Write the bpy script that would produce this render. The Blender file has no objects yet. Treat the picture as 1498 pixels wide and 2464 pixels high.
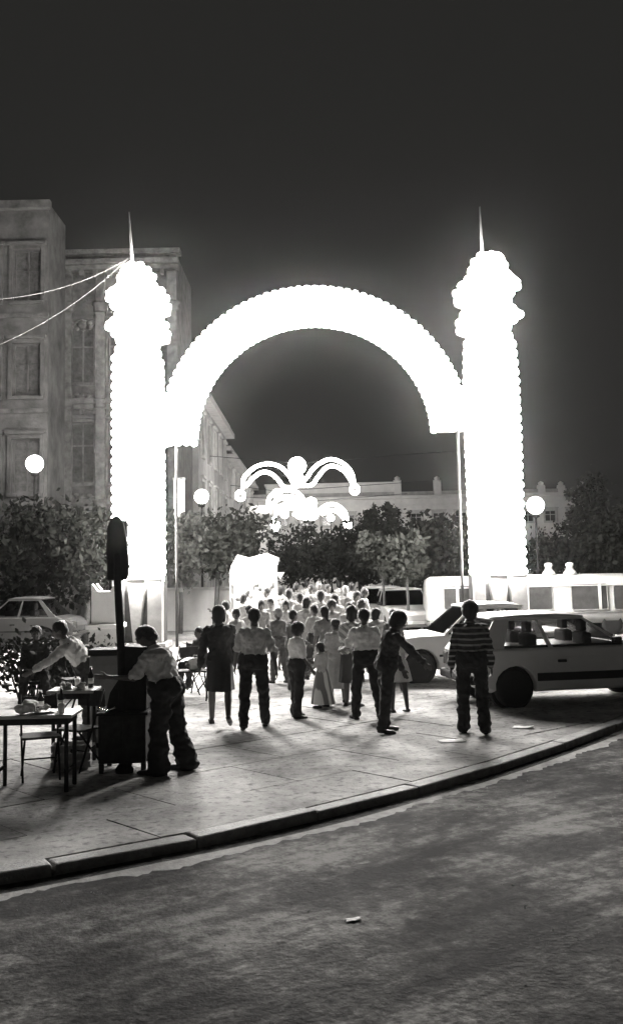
import bpy, bmesh, math, random
from mathutils import Vector, Matrix, Euler, noise
R = math.radians
random.seed(7)
scn = bpy.context.scene
col = scn.collection

# ------------------------------------------------------------------ camera
F, CX, CY, S = 2500.0, 749.0, 1232.0, 2464.0      # layout units of the 1498x2464 print
PITCH, ROLL, HC = R(6.0), R(-1.2), 2.2
SHY = (1360 - 1232 - F * math.tan(PITCH)) / S
cam_d = bpy.data.cameras.new('camera'); cam = bpy.data.objects.new('camera', cam_d); col.objects.link(cam)
CAMROT = Euler((R(90) + PITCH, 0, 0)).to_matrix() @ Matrix.Rotation(ROLL, 3, 'Z')
cam.matrix_world = Matrix.Translation((0, 0, HC)) @ CAMROT.to_4x4()
cam_d.sensor_fit = 'AUTO'; cam_d.sensor_width = 36.0; cam_d.lens = F / S * 36.0
cam_d.shift_y = SHY; cam_d.clip_end = 2000; cam_d.clip_start = 0.05
scn.camera = cam

# ------------------------------------------------------------------ night sky, exposure
w = bpy.data.worlds.new('World'); scn.world = w; w.use_nodes = True
nt = w.node_tree; nt.nodes.clear()
wo = nt.nodes.new('ShaderNodeOutputWorld'); bg = nt.nodes.new('ShaderNodeBackground')
bg.inputs[0].default_value = (0.0195, 0.0192, 0.0180, 1); bg.inputs[1].default_value = 1.0
nt.links.new(bg.outputs[0], wo.inputs[0])
vs = scn.view_settings
vs.view_transform = 'Standard'; vs.look = 'None'; vs.exposure = 0.0; vs.gamma = 1.0
scn.cycles.use_denoising = True
scn.cycles.max_bounces = 4; scn.cycles.volume_bounces = 0
scn.cycles.sample_clamp_indirect = 4.0
scn.cycles.transparent_max_bounces = 12
BULB_L = 245.0       # radiance of the festoon bulbs
HAZE = 0.00017

# ------------------------------------------------------------------ helpers
def ray(x, y):
    return CAMROT @ Vector(((x - CX) / F, -(y - CY - SHY * S) / F, -1.0))
def onplane(x, y, Y):                       # point of the vertical plane at distance Y
    d = ray(x, y); t = Y / d.y
    return Vector((d.x * t, Y, HC + d.z * t))
def onground(x, y, z=0.0):
    d = ray(x, y); t = (z - HC) / d.z
    return Vector((d.x * t, d.y * t, z))
def px(Y): return F / Y

MATS = {}
def mat(name, c, rough=0.7, var=0.25, scale=6.0, bump=0.15, metal=0.0, spec=0.4, detail=6, tint=(1.0, .99, .97), bscale=None):
    if name in MATS: return MATS[name]
    m = bpy.data.materials.new(name); m.use_nodes = True; n = m.node_tree; N = n.nodes; Lk = n.links
    b = N['Principled BSDF']
    b.inputs['Roughness'].default_value = rough; b.inputs['Metallic'].default_value = metal
    b.inputs['Specular IOR Level'].default_value = spec
    tc = N.new('ShaderNodeTexCoord'); no = N.new('ShaderNodeTexNoise')
    no.inputs['Scale'].default_value = scale; no.inputs['Detail'].default_value = detail; no.inputs['Roughness'].default_value = 0.65
    Lk.new(tc.outputs['Object'], no.inputs['Vector'])
    rp = N.new('ShaderNodeValToRGB')
    lo, hi = max(0, c * (1 - var)), min(1, c * (1 + var))
    rp.color_ramp.elements[0].position = 0.3; rp.color_ramp.elements[1].position = 0.7
    rp.color_ramp.elements[0].color = (lo * tint[0], lo * tint[1], lo * tint[2], 1)
    rp.color_ramp.elements[1].color = (hi * tint[0], hi * tint[1], hi * tint[2], 1)
    Lk.new(no.outputs['Fac'], rp.inputs[0]); Lk.new(rp.outputs[0], b.inputs['Base Color'])
    if bump:
        n2 = N.new('ShaderNodeTexNoise'); n2.inputs['Scale'].default_value = bscale or scale * 5; n2.inputs['Detail'].default_value = 4
        Lk.new(tc.outputs['Object'], n2.inputs['Vector'])
        bp = N.new('ShaderNodeBump'); bp.inputs['Strength'].default_value = bump; bp.inputs['Distance'].default_value = 0.02
        Lk.new(n2.outputs['Fac'], bp.inputs['Height']); Lk.new(bp.outputs[0], b.inputs['Normal'])
    MATS[name] = m; return m
def emit(name, L, c=(1, .965, .93)):
    if name in MATS: return MATS[name]
    m = bpy.data.materials.new(name); m.use_nodes = True; n = m.node_tree; n.nodes.clear()
    o = n.nodes.new('ShaderNodeOutputMaterial'); e = n.nodes.new('ShaderNodeEmission')
    e.inputs[0].default_value = (*c, 1); e.inputs[1].default_value = L
    n.links.new(e.outputs[0], o.inputs[0]); MATS[name] = m; return m
def glass(name='window_glass', t=0.75, tint=.75):
    if name in MATS: return MATS[name]
    m = bpy.data.materials.new(name); m.use_nodes = True; n = m.node_tree; n.nodes.clear()
    o = n.nodes.new('ShaderNodeOutputMaterial'); tr = n.nodes.new('ShaderNodeBsdfTransparent'); gl = n.nodes.new('ShaderNodeBsdfGlossy')
    tr.inputs[0].default_value = (tint, tint, tint, 1); gl.inputs['Roughness'].default_value = 0.04
    mx = n.nodes.new('ShaderNodeMixShader'); fr = n.nodes.new('ShaderNodeFresnel'); fr.inputs[0].default_value = 1.5
    n.links.new(fr.outputs[0], mx.inputs[0]); n.links.new(tr.outputs[0], mx.inputs[1]); n.links.new(gl.outputs[0], mx.inputs[2])
    n.links.new(mx.outputs[0], o.inputs[0]); MATS[name] = m; return m
def striped(name, a, b_, scale=60, axis='Z', edge=0.5):
    if name in MATS: return MATS[name]
    m = mat(name, a, rough=.85, var=.15, scale=20); n = m.node_tree; N = n.nodes; Lk = n.links
    b = N['Principled BSDF']; tc = [x for x in N if x.type == 'TEX_COORD'][0]
    wv = N.new('ShaderNodeTexWave'); wv.bands_direction = axis; wv.inputs['Scale'].default_value = scale / 6.283; wv.inputs['Distortion'].default_value = 1.2
    wv.inputs['Detail'].default_value = 1; Lk.new(tc.outputs['Object'], wv.inputs['Vector'])
    rp = N.new('ShaderNodeValToRGB'); e = rp.color_ramp.elements
    e[0].position = edge - .06; e[1].position = edge + .06
    e[0].color = (a, a, a * .97, 1); e[1].color = (b_, b_, b_ * .97, 1)
    Lk.new(wv.outputs['Fac'], rp.inputs[0]); Lk.new(rp.outputs[0], b.inputs['Base Color'])
    return m

def frame(d):
    d = d.normalized(); a = Vector((0, 0, 1)) if abs(d.z) < .9 else Vector((1, 0, 0))
    u = d.cross(a).normalized(); return u, d.cross(u).normalized()
class MB:
    def __init__(s): s.v = []; s.f = []; s.sm = []
    def add(s, vs_, fs, smooth=False):
        o = len(s.v); s.v += [Vector(p) for p in vs_]
        s.f += [tuple(i + o for i in f) for f in fs]; s.sm += [smooth] * len(fs); return s
    def box(s, a, b, M=None):
        x0, y0, z0 = a; x1, y1, z1 = b
        p = [Vector(q) for q in ((x0, y0, z0), (x1, y0, z0), (x1, y1, z0), (x0, y1, z0), (x0, y0, z1), (x1, y0, z1), (x1, y1, z1), (x0, y1, z1))]
        if M: p = [M @ q for q in p]
        return s.add(p, [(3, 2, 1, 0), (4, 5, 6, 7), (0, 1, 5, 4), (1, 2, 6, 5), (2, 3, 7, 6), (3, 0, 4, 7)])
    def rings(s, rs, cap=True, smooth=True, close=False):
        n = len(rs[0]); o = len(s.v); s.v += [Vector(p) for r in rs for p in r]; m = len(rs)
        for i in range(m if close else m - 1):
            for j in range(n):
                a, b = i * n + j, i * n + (j + 1) % n; i2 = (i + 1) % m
                s.f.append((o + a, o + b, o + i2 * n + (j + 1) % n, o + i2 * n + j)); s.sm.append(smooth)
        if cap and not close:
            s.f.append(tuple(o + j for j in range(n))[::-1]); s.f.append(tuple(o + (m - 1) * n + j for j in range(n))); s.sm += [False, False]
        return s
    def tube(s, pts, r, n=8, cap=True, close=False):
        pts = [Vector(p) for p in pts]; rs = []; m = len(pts); u = None
        for i, p in enumerate(pts):
            if close: d = pts[(i + 1) % m] - pts[i - 1]
            else: d = pts[min(i + 1, m - 1)] - pts[max(i - 1, 0)]
            d = d.normalized()
            if u is None: u, v_ = frame(d)
            else:
                u = (u - d * u.dot(d)).normalized(); v_ = d.cross(u)
            q = r[i] if isinstance(r, (list, tuple)) else r
            rs.append([p + (u * math.cos(a) + d.cross(u) * math.sin(a)) * q for a in [2 * math.pi * k / n for k in range(n)]])
        return s.rings(rs, cap, True, close)
    def capsule(s, p0, r0, p1, r1, n=10, flat=1.0, fu=None):
        p0 = Vector(p0); p1 = Vector(p1); d = (p1 - p0); L = d.length; d = d / L if L > 1e-6 else Vector((0, 0, 1))
        if fu is not None:
            u = (fu - d * fu.dot(d)).normalized(); v_ = d.cross(u)
        else: u, v_ = frame(d)
        rs = []
        for a in (-80, -50, -20): rs.append((p0 + d * r0 * math.sin(R(a)), r0 * math.cos(R(a))))
        for a in (20, 50, 80): rs.append((p1 + d * r1 * math.sin(R(a)), r1 * math.cos(R(a))))
        return s.rings([[c + (u * math.cos(t) + v_ * math.sin(t) * flat) * q for t in [2 * math.pi * k / n for k in range(n)]] for c, q in rs])
    def ell(s, c, rx, ry, rz, M=None, n=14, m=8):
        c = Vector(c); rs = []
        for i in range(m):
            t = math.pi * (i + .5) / m; z = -math.cos(t) * rz; q = math.sin(t)
            ring = [Vector((rx * q * math.cos(2 * math.pi * k / n), ry * q * math.sin(2 * math.pi * k / n), z)) for k in range(n)]
            rs.append([c + ((M @ p) if M else p) for p in ring])
        return s.rings(rs)
    def lathe(s, prof, c=(0, 0, 0), n=20, M=None, cap=True):
        c = Vector(c); rs = []
        for r_, z in prof:
            ring = [Vector((r_ * math.cos(2 * math.pi * k / n), r_ * math.sin(2 * math.pi * k / n), z)) for k in range(n)]
            rs.append([c + ((M @ p) if M else p) for p in ring])
        return s.rings(rs, cap)
    def prism(s, poly, off):                 # polygon of 3-D points extruded by a vector
        poly = [Vector(p) for p in poly]; off = Vector(off); n = len(poly)
        fs = [tuple(range(n)), tuple(range(2 * n - 1, n - 1, -1))] + [(i, i + n, (i + 1) % n + n, (i + 1) % n) for i in range(n)]
        return s.add(poly + [p + off for p in poly], fs)
    def mesh(s, name):
        me = bpy.data.meshes.new(name); me.from_pydata(s.v, [], s.f); me.update()
        me.polygons.foreach_set('use_smooth', s.sm); 
        bm = bmesh.new(); bm.from_mesh(me); bmesh.ops.recalc_face_normals(bm, faces=bm.faces); bm.to_mesh(me); bm.free()
        return me
    def build(s, name, m, parent=None, bevel=0):
        me = s.mesh(name); return obj(name, me, m, parent, bevel)
def obj(name, me, m, parent=None, bevel=0):
    o = bpy.data.objects.new(name, me); col.objects.link(o)
    if m and not me.materials: me.materials.append(m)
    if parent: o.parent = parent
    if bevel:
        b = o.modifiers.new('bevel', 'BEVEL'); b.width = bevel; b.segments = 2; b.limit_method = 'ANGLE'; b.angle_limit = R(40)
    return o
def tag(o, label=None, cat=None, group=None, kind=None):
    if label: o['label'] = label
    if cat: o['category'] = cat
    if group: o['group'] = group
    if kind: o['kind'] = kind
    return o
def thing(name, label, cat, loc=(0, 0, 0), rz=0, group=None):
    o = bpy.data.objects.new(name, None); col.objects.link(o); o.empty_display_size = .2
    o.location = loc; o.rotation_euler = (0, 0, rz); return tag(o, label, cat, group)
def copy_tree(o, parent=None):
    c = o.copy(); col.objects.link(c); c.parent = parent
    for ch in [x for x in KIDS.get(o.name, o.children)]: copy_tree(ch, c)
    return c
KIDS = {}
def bx(name, a, b, m, parent=None, bevel=0, M=None): return MB().box(a, b, M).build(name, m, parent, bevel)
def bake(mb, voxel, m, name, parent, smooth=4, disp=0.0, dsize=.08):
    o = obj(name + '_source', mb.mesh(name), m)
    q = o.modifiers.new('r', 'REMESH'); q.mode = 'VOXEL'; q.voxel_size = voxel; q.use_smooth_shade = True
    if smooth:
        q = o.modifiers.new('s', 'SMOOTH'); q.factor = .5; q.iterations = smooth
    if disp:
        tname = 'cloth_%d' % int(dsize * 1000)
        t = bpy.data.textures.get(tname) or bpy.data.textures.new(tname, 'CLOUDS'); t.noise_scale = dsize; t.noise_depth = 1
        q = o.modifiers.new('d', 'DISPLACE'); q.texture = t; q.strength = disp; q.mid_level = .36; q.texture_coords = 'LOCAL'
    dg = bpy.context.evaluated_depsgraph_get(); dg.update()
    me = bpy.data.meshes.new_from_object(o.evaluated_get(dg)); me.name = name
    old = o.data; bpy.data.objects.remove(o); bpy.data.meshes.remove(old)
    if not me.materials: me.materials.append(m)
    return obj(name, me, m, parent)

# ------------------------------------------------------------------ materials
M_ASPH = mat('asphalt', .085, rough=.92, var=.55, scale=1.6, bump=.5, bscale=28, detail=10, spec=.08)
def stain(m, amt=.55):
    n = m.node_tree; N = n.nodes; Lk = n.links; b = N['Principled BSDF']; tc = [x for x in N if x.type == 'TEX_COORD'][0]
    src = b.inputs['Base Color'].links[0].from_socket
    a = N.new('ShaderNodeTexNoise'); a.inputs['Scale'].default_value = .45; a.inputs['Detail'].default_value = 8; a.inputs['Roughness'].default_value = .72; Lk.new(tc.outputs['Object'], a.inputs['Vector'])
    v = N.new('ShaderNodeTexNoise'); v.inputs['Scale'].default_value = 11; v.inputs['Detail'].default_value = 4; Lk.new(tc.outputs['Object'], v.inputs['Vector'])
    r1 = N.new('ShaderNodeValToRGB'); r1.color_ramp.elements[0].position = .36; r1.color_ramp.elements[0].color = (1 - amt, 1 - amt, 1 - amt, 1); r1.color_ramp.elements[1].position = .56
    r2 = N.new('ShaderNodeValToRGB'); r2.color_ramp.elements[0].position = .33; r2.color_ramp.elements[0].color = (.45, .45, .45, 1); r2.color_ramp.elements[1].position = .47
    Lk.new(a.outputs['Fac'], r1.inputs[0]); Lk.new(v.outputs['Fac'], r2.inputs[0])
    for r_ in (r1, r2):
        mx = N.new('ShaderNodeMix'); mx.data_type = 'RGBA'; mx.blend_type = 'MULTIPLY'; mx.inputs[0].default_value = 1
        Lk.new(src, mx.inputs[6]); Lk.new(r_.outputs[0], mx.inputs[7]); src = mx.outputs[2]
    Lk.new(src, b.inputs['Base Color'])
def road_material():
    m = M_ASPH; n = m.node_tree; N = n.nodes; Lk = n.links; b = N['Principled BSDF']; tc = [x for x in N if x.type == 'TEX_COORD'][0]
    mp = N.new('ShaderNodeMapping'); mp.vector_type = 'TEXTURE'; mp.inputs['Rotation'].default_value = (0, 0, R(38)); mp.inputs['Scale'].default_value = (1.9, .42, 1)
    Lk.new(tc.outputs['Object'], mp.inputs['Vector'])
    n1 = N.new('ShaderNodeTexNoise'); n1.inputs['Scale'].default_value = .9; n1.inputs['Detail'].default_value = 9; n1.inputs['Roughness'].default_value = .7; Lk.new(mp.outputs[0], n1.inputs['Vector'])
    n2 = N.new('ShaderNodeTexNoise'); n2.inputs['Scale'].default_value = .55; n2.inputs['Detail'].default_value = 5; Lk.new(tc.outputs['Object'], n2.inputs['Vector'])
    n3 = N.new('ShaderNodeTexNoise'); n3.inputs['Scale'].default_value = 8; n3.inputs['Detail'].default_value = 10; n3.inputs['Roughness'].default_value = .78; Lk.new(tc.outputs['Object'], n3.inputs['Vector'])
    ad = N.new('ShaderNodeMath'); ad.operation = 'ADD'; Lk.new(n1.outputs['Fac'], ad.inputs[0]); Lk.new(n2.outputs['Fac'], ad.inputs[1])
    a2 = N.new('ShaderNodeMath'); a2.operation = 'MULTIPLY_ADD'; a2.inputs[1].default_value = .9; Lk.new(n3.outputs['Fac'], a2.inputs[0]); Lk.new(ad.outputs[0], a2.inputs[2])
    rp = N.new('ShaderNodeValToRGB'); e = rp.color_ramp.elements
    hf = N.new('ShaderNodeMath'); hf.operation = 'MULTIPLY'; hf.inputs[1].default_value = .3517; Lk.new(a2.outputs[0], hf.inputs[0])
    e[0].position = .46; e[0].color = (.010, .010, .0096, 1); e[1].position = .57; e[1].color = (.26, .258, .248, 1)
    q = e.new(.515); q.color = (.075, .074, .071, 1)
    Lk.new(hf.outputs[0], rp.inputs[0]); Lk.new(rp.outputs[0], b.inputs['Base Color'])
road_material()
M_PAVE = mat('pavement_concrete', .46, rough=.9, var=.42, scale=1.7, bump=.4, bscale=22, detail=12, spec=.25)
stain(M_PAVE)
M_KERB = mat('kerb_granite', .30, rough=.75, var=.35, scale=9, bump=.5)
M_DUST = mat('gutter_silt', .34, rough=.9, var=.4, scale=8, bump=.5)
M_WHITE = mat('white_paint', .80, rough=.45, var=.06, scale=4, bump=.05)
M_FRAME = mat('pale_steel', .45, rough=.4, var=.15, metal=.6)
M_DARK = mat('dark_iron', .022, rough=.8, var=.3, spec=.1)
M_BLACK = mat('black_rubber', .02, rough=.8, var=.2)
M_STONE = mat('facade_stone', .40, rough=.85, var=.3, scale=1.5, bump=.4)
M_STONE2 = mat('trim_stone', .50, rough=.8, var=.25, scale=2.5, bump=.3)
M_STONE3 = mat('grey_stucco', .36, rough=.9, var=.3, scale=.9, bump=.3)
M_PANE = mat('dark_pane', .03, rough=.12, var=.2, bump=0)
M_BARK = mat('bark', .09, rough=.9, var=.4, scale=14, bump=.8)
M_LEAF = mat('leaf_dark', .045, spec=.15, rough=.65, var=.5, scale=3, bump=0, tint=(.96, 1, .9))
M_LEAF_LIT = mat('leaf_lit', .085, rough=.5, var=.5, scale=3, bump=0, tint=(.97, 1, .92))  # lamplight on the small street tree put into a paler leaf colour
M_LEAF_SHADE = mat('leaf_shade', .016, spec=.05, rough=.8, var=.5, scale=3, bump=0, tint=(.96, 1, .9))  # shade on the trees by the ornate facade put into a darker leaf colour
M_GLASS = glass()
M_BULB = emit('bulb_glow', BULB_L)
M_TUBE = emit('garland_tube_glow', 26.0)
M_GLOBE = emit('globe_lamp_glow', 45.0)
M_CANVAS = mat('white_canvas', .80, rough=.8, var=.06, scale=5, bump=.1)
M_WOOD = mat('dark_wood', .04, spec=.15, rough=.7, var=.4, scale=9, bump=.3)
M_ORNB = mat('dark_backing', .06, rough=.9)
M_GREYM = mat('grey_enamel', .22, rough=.45, var=.15, scale=5, bump=.05)

# ------------------------------------------------------------------ ground, road, pavement, kerb
tag(bx('ground', (-400, -60, -1.2), (400, 900, -.30), mat('far_earth', .12, rough=.95)), kind='structure')
ZR = -.085
tag(bx('road', (-60, -40, -.29), (60, 45, ZR), M_ASPH), kind='structure')
kp = [onground(x, y, 0.0) for x, y in ((62, 2092), (300, 2050), (500, 2008), (700, 1966), (900, 1924), (1100, 1866), (1300, 1806), (1400, 1776), (1460, 1750))]
# smooth convex kerb line (quadratic through the traced points)
import numpy as np
cf = np.polyfit([p.x for p in kp], [p.y for p in kp], 2); cf[0] = max(cf[0], .01)
def kerb_y(x):
    return float(np.polyval(cf, x)) if x > -4.5 else float(np.polyval(cf, -4.5)) + (x + 4.5) * float(2 * cf[0] * -4.5 + cf[1])
KX = [-34, -20, -12] + [-8 + i * 1.0 for i in range(0, 23)] + [18, 24, 34]
KW = .20
def kerb_pt(i, off=0.0):
    x = KX[i]; a = Vector((x - .05, kerb_y(x - .05), 0)); b = Vector((x + .05, kerb_y(x + .05), 0)); d = (b - a).normalized()
    return Vector((x, kerb_y(x), 0)) + Vector((-d.y, d.x, 0)) * off
pave = thing('pavement', None, None); pave['kind'] = 'structure'
poly = [kerb_pt(i, KW + .004) for i in range(len(KX))] + [Vector((34, 400, 0)), Vector((-34, 400, 0))]
MB().prism([p + Vector((0, 0, -.012)) for p in poly], (0, 0, -.2)).build('base_sheet', M_PAVE, pave)
def clip(pl, a, n):
    out = []
    for i in range(len(pl)):
        p, q = pl[i], pl[(i + 1) % len(pl)]; dp, dq = (p - a).dot(n), (q - a).dot(n)
        if dp >= 0: out.append(p)
        if (dp < 0) != (dq < 0): out.append(p.lerp(q, dp / (dp - dq)))
    return out
k0 = Vector((0, kerb_y(0), 0)); kd = (Vector((3, kerb_y(3), 0)) - Vector((-3, kerb_y(-3), 0))).normalized(); kn = Vector((-kd.y, kd.x, 0))
SL, SW = 1.5, 1.15
for i in range(-9, 16):
    for j in range(-3, 16):
        a = k0 + kd * (i * SL + (SL / 2 if j % 2 else 0)) + kn * (j * SW)
        g = .005; pl = [a + kd * g + kn * g, a + kd * (SL - g) + kn * g, a + kd * (SL - g) + kn * (SW - g), a + kd * g + kn * (SW - g)]
        for q in range(len(KX) - 1):
            if not pl: break
            p0, p1 = kerb_pt(q, KW + .01), kerb_pt(q + 1, KW + .01); e = (p1 - p0).normalized()
            pl = clip(pl, p0, Vector((-e.y, e.x, 0)))
        if len(pl) < 3: continue
        if max(p.y for p in pl) > 21.5 or max(abs(p.x) for p in pl) > .42 * max(p.y for p in pl) + 1.5: continue
        ar = sum(pl[t].x * pl[(t + 1) % len(pl)].y - pl[(t + 1) % len(pl)].x * pl[t].y for t in range(len(pl))) / 2
        if ar < .05: continue
        dz = random.uniform(-.004, .004)
        MB().prism([p + Vector((0, 0, dz)) for p in pl], (0, 0, -.06)).build('slab', M_PAVE, pave, .003)
kerb = thing('kerb', None, None); kerb['kind'] = 'structure'
for i in range(len(KX) - 1):
    a0, a1, b1, b0 = kerb_pt(i), kerb_pt(i + 1), kerb_pt(i + 1, KW), kerb_pt(i, KW)
    sh = .004
    e = (a1 - a0).normalized() * .007
    off = Vector((0, 0, random.uniform(-.006, .010)))
    tl = [Vector((random.uniform(-.008, .008), random.uniform(-.014, .014), random.uniform(-.008, .006))) for _ in range(4)]
    MB().prism([a0 + e + off + tl[0], a1 - e + off + tl[1], b1 - e + off, b0 + e + off], (0, 0, -.34)).build('kerb_stone', M_KERB, kerb, .018)
# silt washed along the gutter
mb = MB(); top = []; bot = []
for i in range(400):
    x = -6 + i * .04; y = kerb_y(x) - .20
    n_ = noise.noise(Vector((x * 1.3, 3.1, 0))) + .6 * noise.noise(Vector((x * 5.1, 9.1, 0)))
    wd = max(.012, .08 + .12 * n_ + .07 * noise.noise(Vector((x * 17, 2.2, 0))))
    g = .10 + .06 * noise.noise(Vector((x * .8, 1.7, 0)))
    top.append(Vector((x, y - g + .05, ZR + .006))); bot.append(Vector((x + wd * .5, y - g - wd, ZR + .0015)))
for i in range(399): mb.add([bot[i], bot[i + 1], top[i + 1], top[i]], [(0, 1, 2, 3)])
tag(mb.build('gutter_silt', M_DUST), 'pale strip of silt washed along the gutter under the kerb', 'silt', kind='stuff')
# loose grit on the road
mb = MB()
for i in range(1500):
    x = random.uniform(-5, 6); y = random.uniform(4.2, 12.5)
    if y > kerb_y(x) - .08: continue
    if noise.noise(Vector((x * .9, y * .9, 4))) < random.uniform(-.35, .3): continue
    r_ = random.choice((.003, .004, .006, .008)); c = Vector((x, y, ZR))
    a = random.uniform(0, 3)
    mb.add([c + Vector((math.cos(a + t) * r_ * random.uniform(.7, 1.4), math.sin(a + t) * r_ * random.uniform(.7, 1.4), 0)) for t in (0, 1.6, 3.1, 4.7)] + [c + Vector((0, 0, r_ * .9))], [(0, 1, 4), (1, 2, 4), (2, 3, 4), (3, 0, 4)])
tag(mb.build('road_grit', M_DUST), 'pale loose grit scattered over the dark road', 'grit', kind='stuff')

# ------------------------------------------------------------------ festoon bulb meshes
def ico(r_, sub=1):
    bm = bmesh.new(); bmesh.ops.create_icosphere(bm, subdivisions=sub, radius=r_); me = bpy.data.meshes.new('bulb'); bm.to_mesh(me); bm.free()
    me.polygons.foreach_set('use_smooth', [True] * len(me.polygons)); me.materials.append(M_BULB); return me
BULB = ico(.115, 2); BULB_S = ico(.095, 2)
def put_bulb(p, parent, me=BULB): o = bpy.data.objects.new('bulb', me); col.objects.link(o); o.parent = parent; o.location = p; return o
def resample(pts, step, closed=False):
    pts = [Vector(p) for p in pts]
    if closed: pts = pts + [pts[0]]
    out = [pts[0].copy()]; acc = 0
    for a, b in zip(pts, pts[1:]):
        L = (b - a).length; t = step - acc
        while t <= L: out.append(a.lerp(b, t / L)); t += step
        acc = (acc + L) % step if t > L else acc
        acc = L - (t - step)
    return out

YT = 29.0; TD = 1.1
def z1(p): return (53.1 + p[0] * .2696, 425.2 + p[1] * .2696)
def z3(p): return (1049.6 + p[0] * .2994, 451.7 + p[1] * .2994)
LEFT_R = [(950, 738), (1060, 742), (1090, 780), (1140, 800), (1165, 850), (1180, 950), (1265, 990), (1290, 1060), (1308, 1120), (1290, 1180), (1215, 1200), (1230, 1250), (1280, 1290), (1300, 1380), (1285, 1435), (1200, 1450), (1210, 1540), (1240, 1650)]
LEFT_L = [(790, 1600), (830, 1500), (832, 1420), (780, 1380), (720, 1300), (770, 1260), (822, 1210), (780, 1130), (718, 1030), (760, 990), (830, 940), (835, 880), (870, 800), (905, 765)]
RIGHT_R = [(375, 500), (450, 490), (520, 500), (560, 540), (580, 600), (590, 640), (640, 690), (700, 745), (660, 800), (610, 850), (605, 900), (660, 950), (710, 1000), (650, 1050), (605, 1100), (610, 1160), (645, 1230)]
RIGHT_L = [(240, 1250), (258, 1150), (190, 1130), (170, 1080), (195, 1020), (240, 950), (225, 915), (170, 890), (150, 830), (180, 770), (250, 700), (280, 620), (310, 540), (330, 515)]
def tower(label, outline, foot, finial, base_px):
    """outline px (closed, clockwise from the top), shaft bottom edge = last straight run"""
    pts = [onplane(x, y, YT) for x, y in outline]
    cx = sum(p.x for p in pts[-2:]) / 2
    base = onplane(*base_px, YT); base.z = 0
    t = thing('light_tower', label, 'light tower', base)
    loc = [p - base for p in pts]
    c = sum(loc, Vector()) / len(loc)
    ins = []
    n = len(loc)
    for i, p in enumerate(loc):            # inset of the panel so that the bulbs make the outline
        d = (loc[(i + 1) % n] - loc[i - 1]).normalized(); nn = Vector((-d.z, 0, d.x))
        ins.append(p - nn * .075 if (p - nn * .075 - c).length < 99 else p)
    # orientation check: inset must shrink the area
    area = lambda q: abs(sum(q[i].x * q[(i + 1) % n].z - q[(i + 1) % n].x * q[i].z for i in range(n)))
    if area(ins) > area(loc): ins = [p + (p - q) for p, q in zip(loc, ins)]
    MB().prism(ins, (0, TD, 0)).build('shaft', M_WHITE, t)
    cnt = 0
    for p in resample(ins, .27, True):
        put_bulb(p + Vector((0, .35, 0)), t); cnt += 1
    # rows of bulbs over the front panel
    from mathutils.geometry import intersect_point_tri_2d
    xs = [p.x for p in ins]; zs = [p.z for p in ins]
    def inside(x, z):
        r_ = False
        for i in range(n):
            a, b = ins[i], ins[(i + 1) % n]
            if (a.z > z) != (b.z > z) and x < (b.x - a.x) * (z - a.z) / (b.z - a.z) + a.x: r_ = not r_
        return r_
    z = min(zs) + .2
    while z < max(zs):
        row = [x * .01 for x in range(int(min(xs) * 100), int(max(xs) * 100), 4) if inside(x * .01, z)]
        if row:
            a, b = min(row) + .20, max(row) - .20
            if b > a:
                for k in range(4):
                    if cnt < 296: put_bulb(Vector((a + (b - a) * k / 3, -.06, z)), t, BULB_S); cnt += 1
        z += .205
    # slender finial on top
    fa, fb = [onplane(x, y, YT) - base + Vector((0, .5, 0)) for x, y in finial]
    MB().tube([fb, fa.lerp(fb, .5), fa], [.05, .035, .014], 8).build('finial', M_GREYM, t)
    # foot: two posts and a hanging wedge between them, on a block
    x0, x1 = min(p.x for p in loc[-0:] if abs(p.z - min(zs)) < .25), max(p.x for p in loc if abs(p.z - min(zs)) < .25)
    zb = min(zs) + .12; W = x1 - x0
    MB().box((x0 + .02, TD * .45, 0), (x1 - .02, TD - .03, zb - .01)).build('back_panel', M_ORNB, t)
    for a, b in ((0.02, .22), (.70, .98)):
        MB().box((x0 + a * W, .04, .16), (x0 + b * W, TD * .45 - .01, zb - .02)).build('post', M_STONE, t, .02)
    MB().prism([(x0 + .30 * W, .08, zb - .02), (x0 + .66 * W, .08, zb - .02), (x0 + .52 * W, .08, .16), (x0 + .42 * W, .08, .16)], (0, TD * .45 - .1, 0)).build('wedge', M_STONE2, t)
    MB().box((x0 - .10, -.12, 0), (x1 + .10, TD + .1, .155)).build('footing', M_STONE2, t, .02)
    return t
Lr = [z1(p) for p in LEFT_R] + [(389, 1000), (391, 1200), (391, 1398)]
Ll = [(300, 1398), (266, 1398), (266, 1230), (266, 1100), (266, 960)] + [z1(p) for p in LEFT_L]
tower('tall bulb-covered light tower beside the traffic signal, guy wires at its crown', Lr + Ll[1:], None, ((303, 496), (312, 625)), (328, 1545))
Rr = [z3(p) for p in RIGHT_R] + [(1250, 900), (1257, 1050), (1262, 1200), (1270, 1388)]
Rl = [(1138, 1388), (1132, 1250), (1126, 1100), (1120, 950)] + [z3(p) for p in RIGHT_L]
tower('tall bulb-covered light tower standing beside the white minibus', Rr + Rl, None, ((1160, 483), (1166, 608)), (1204, 1540))

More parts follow.
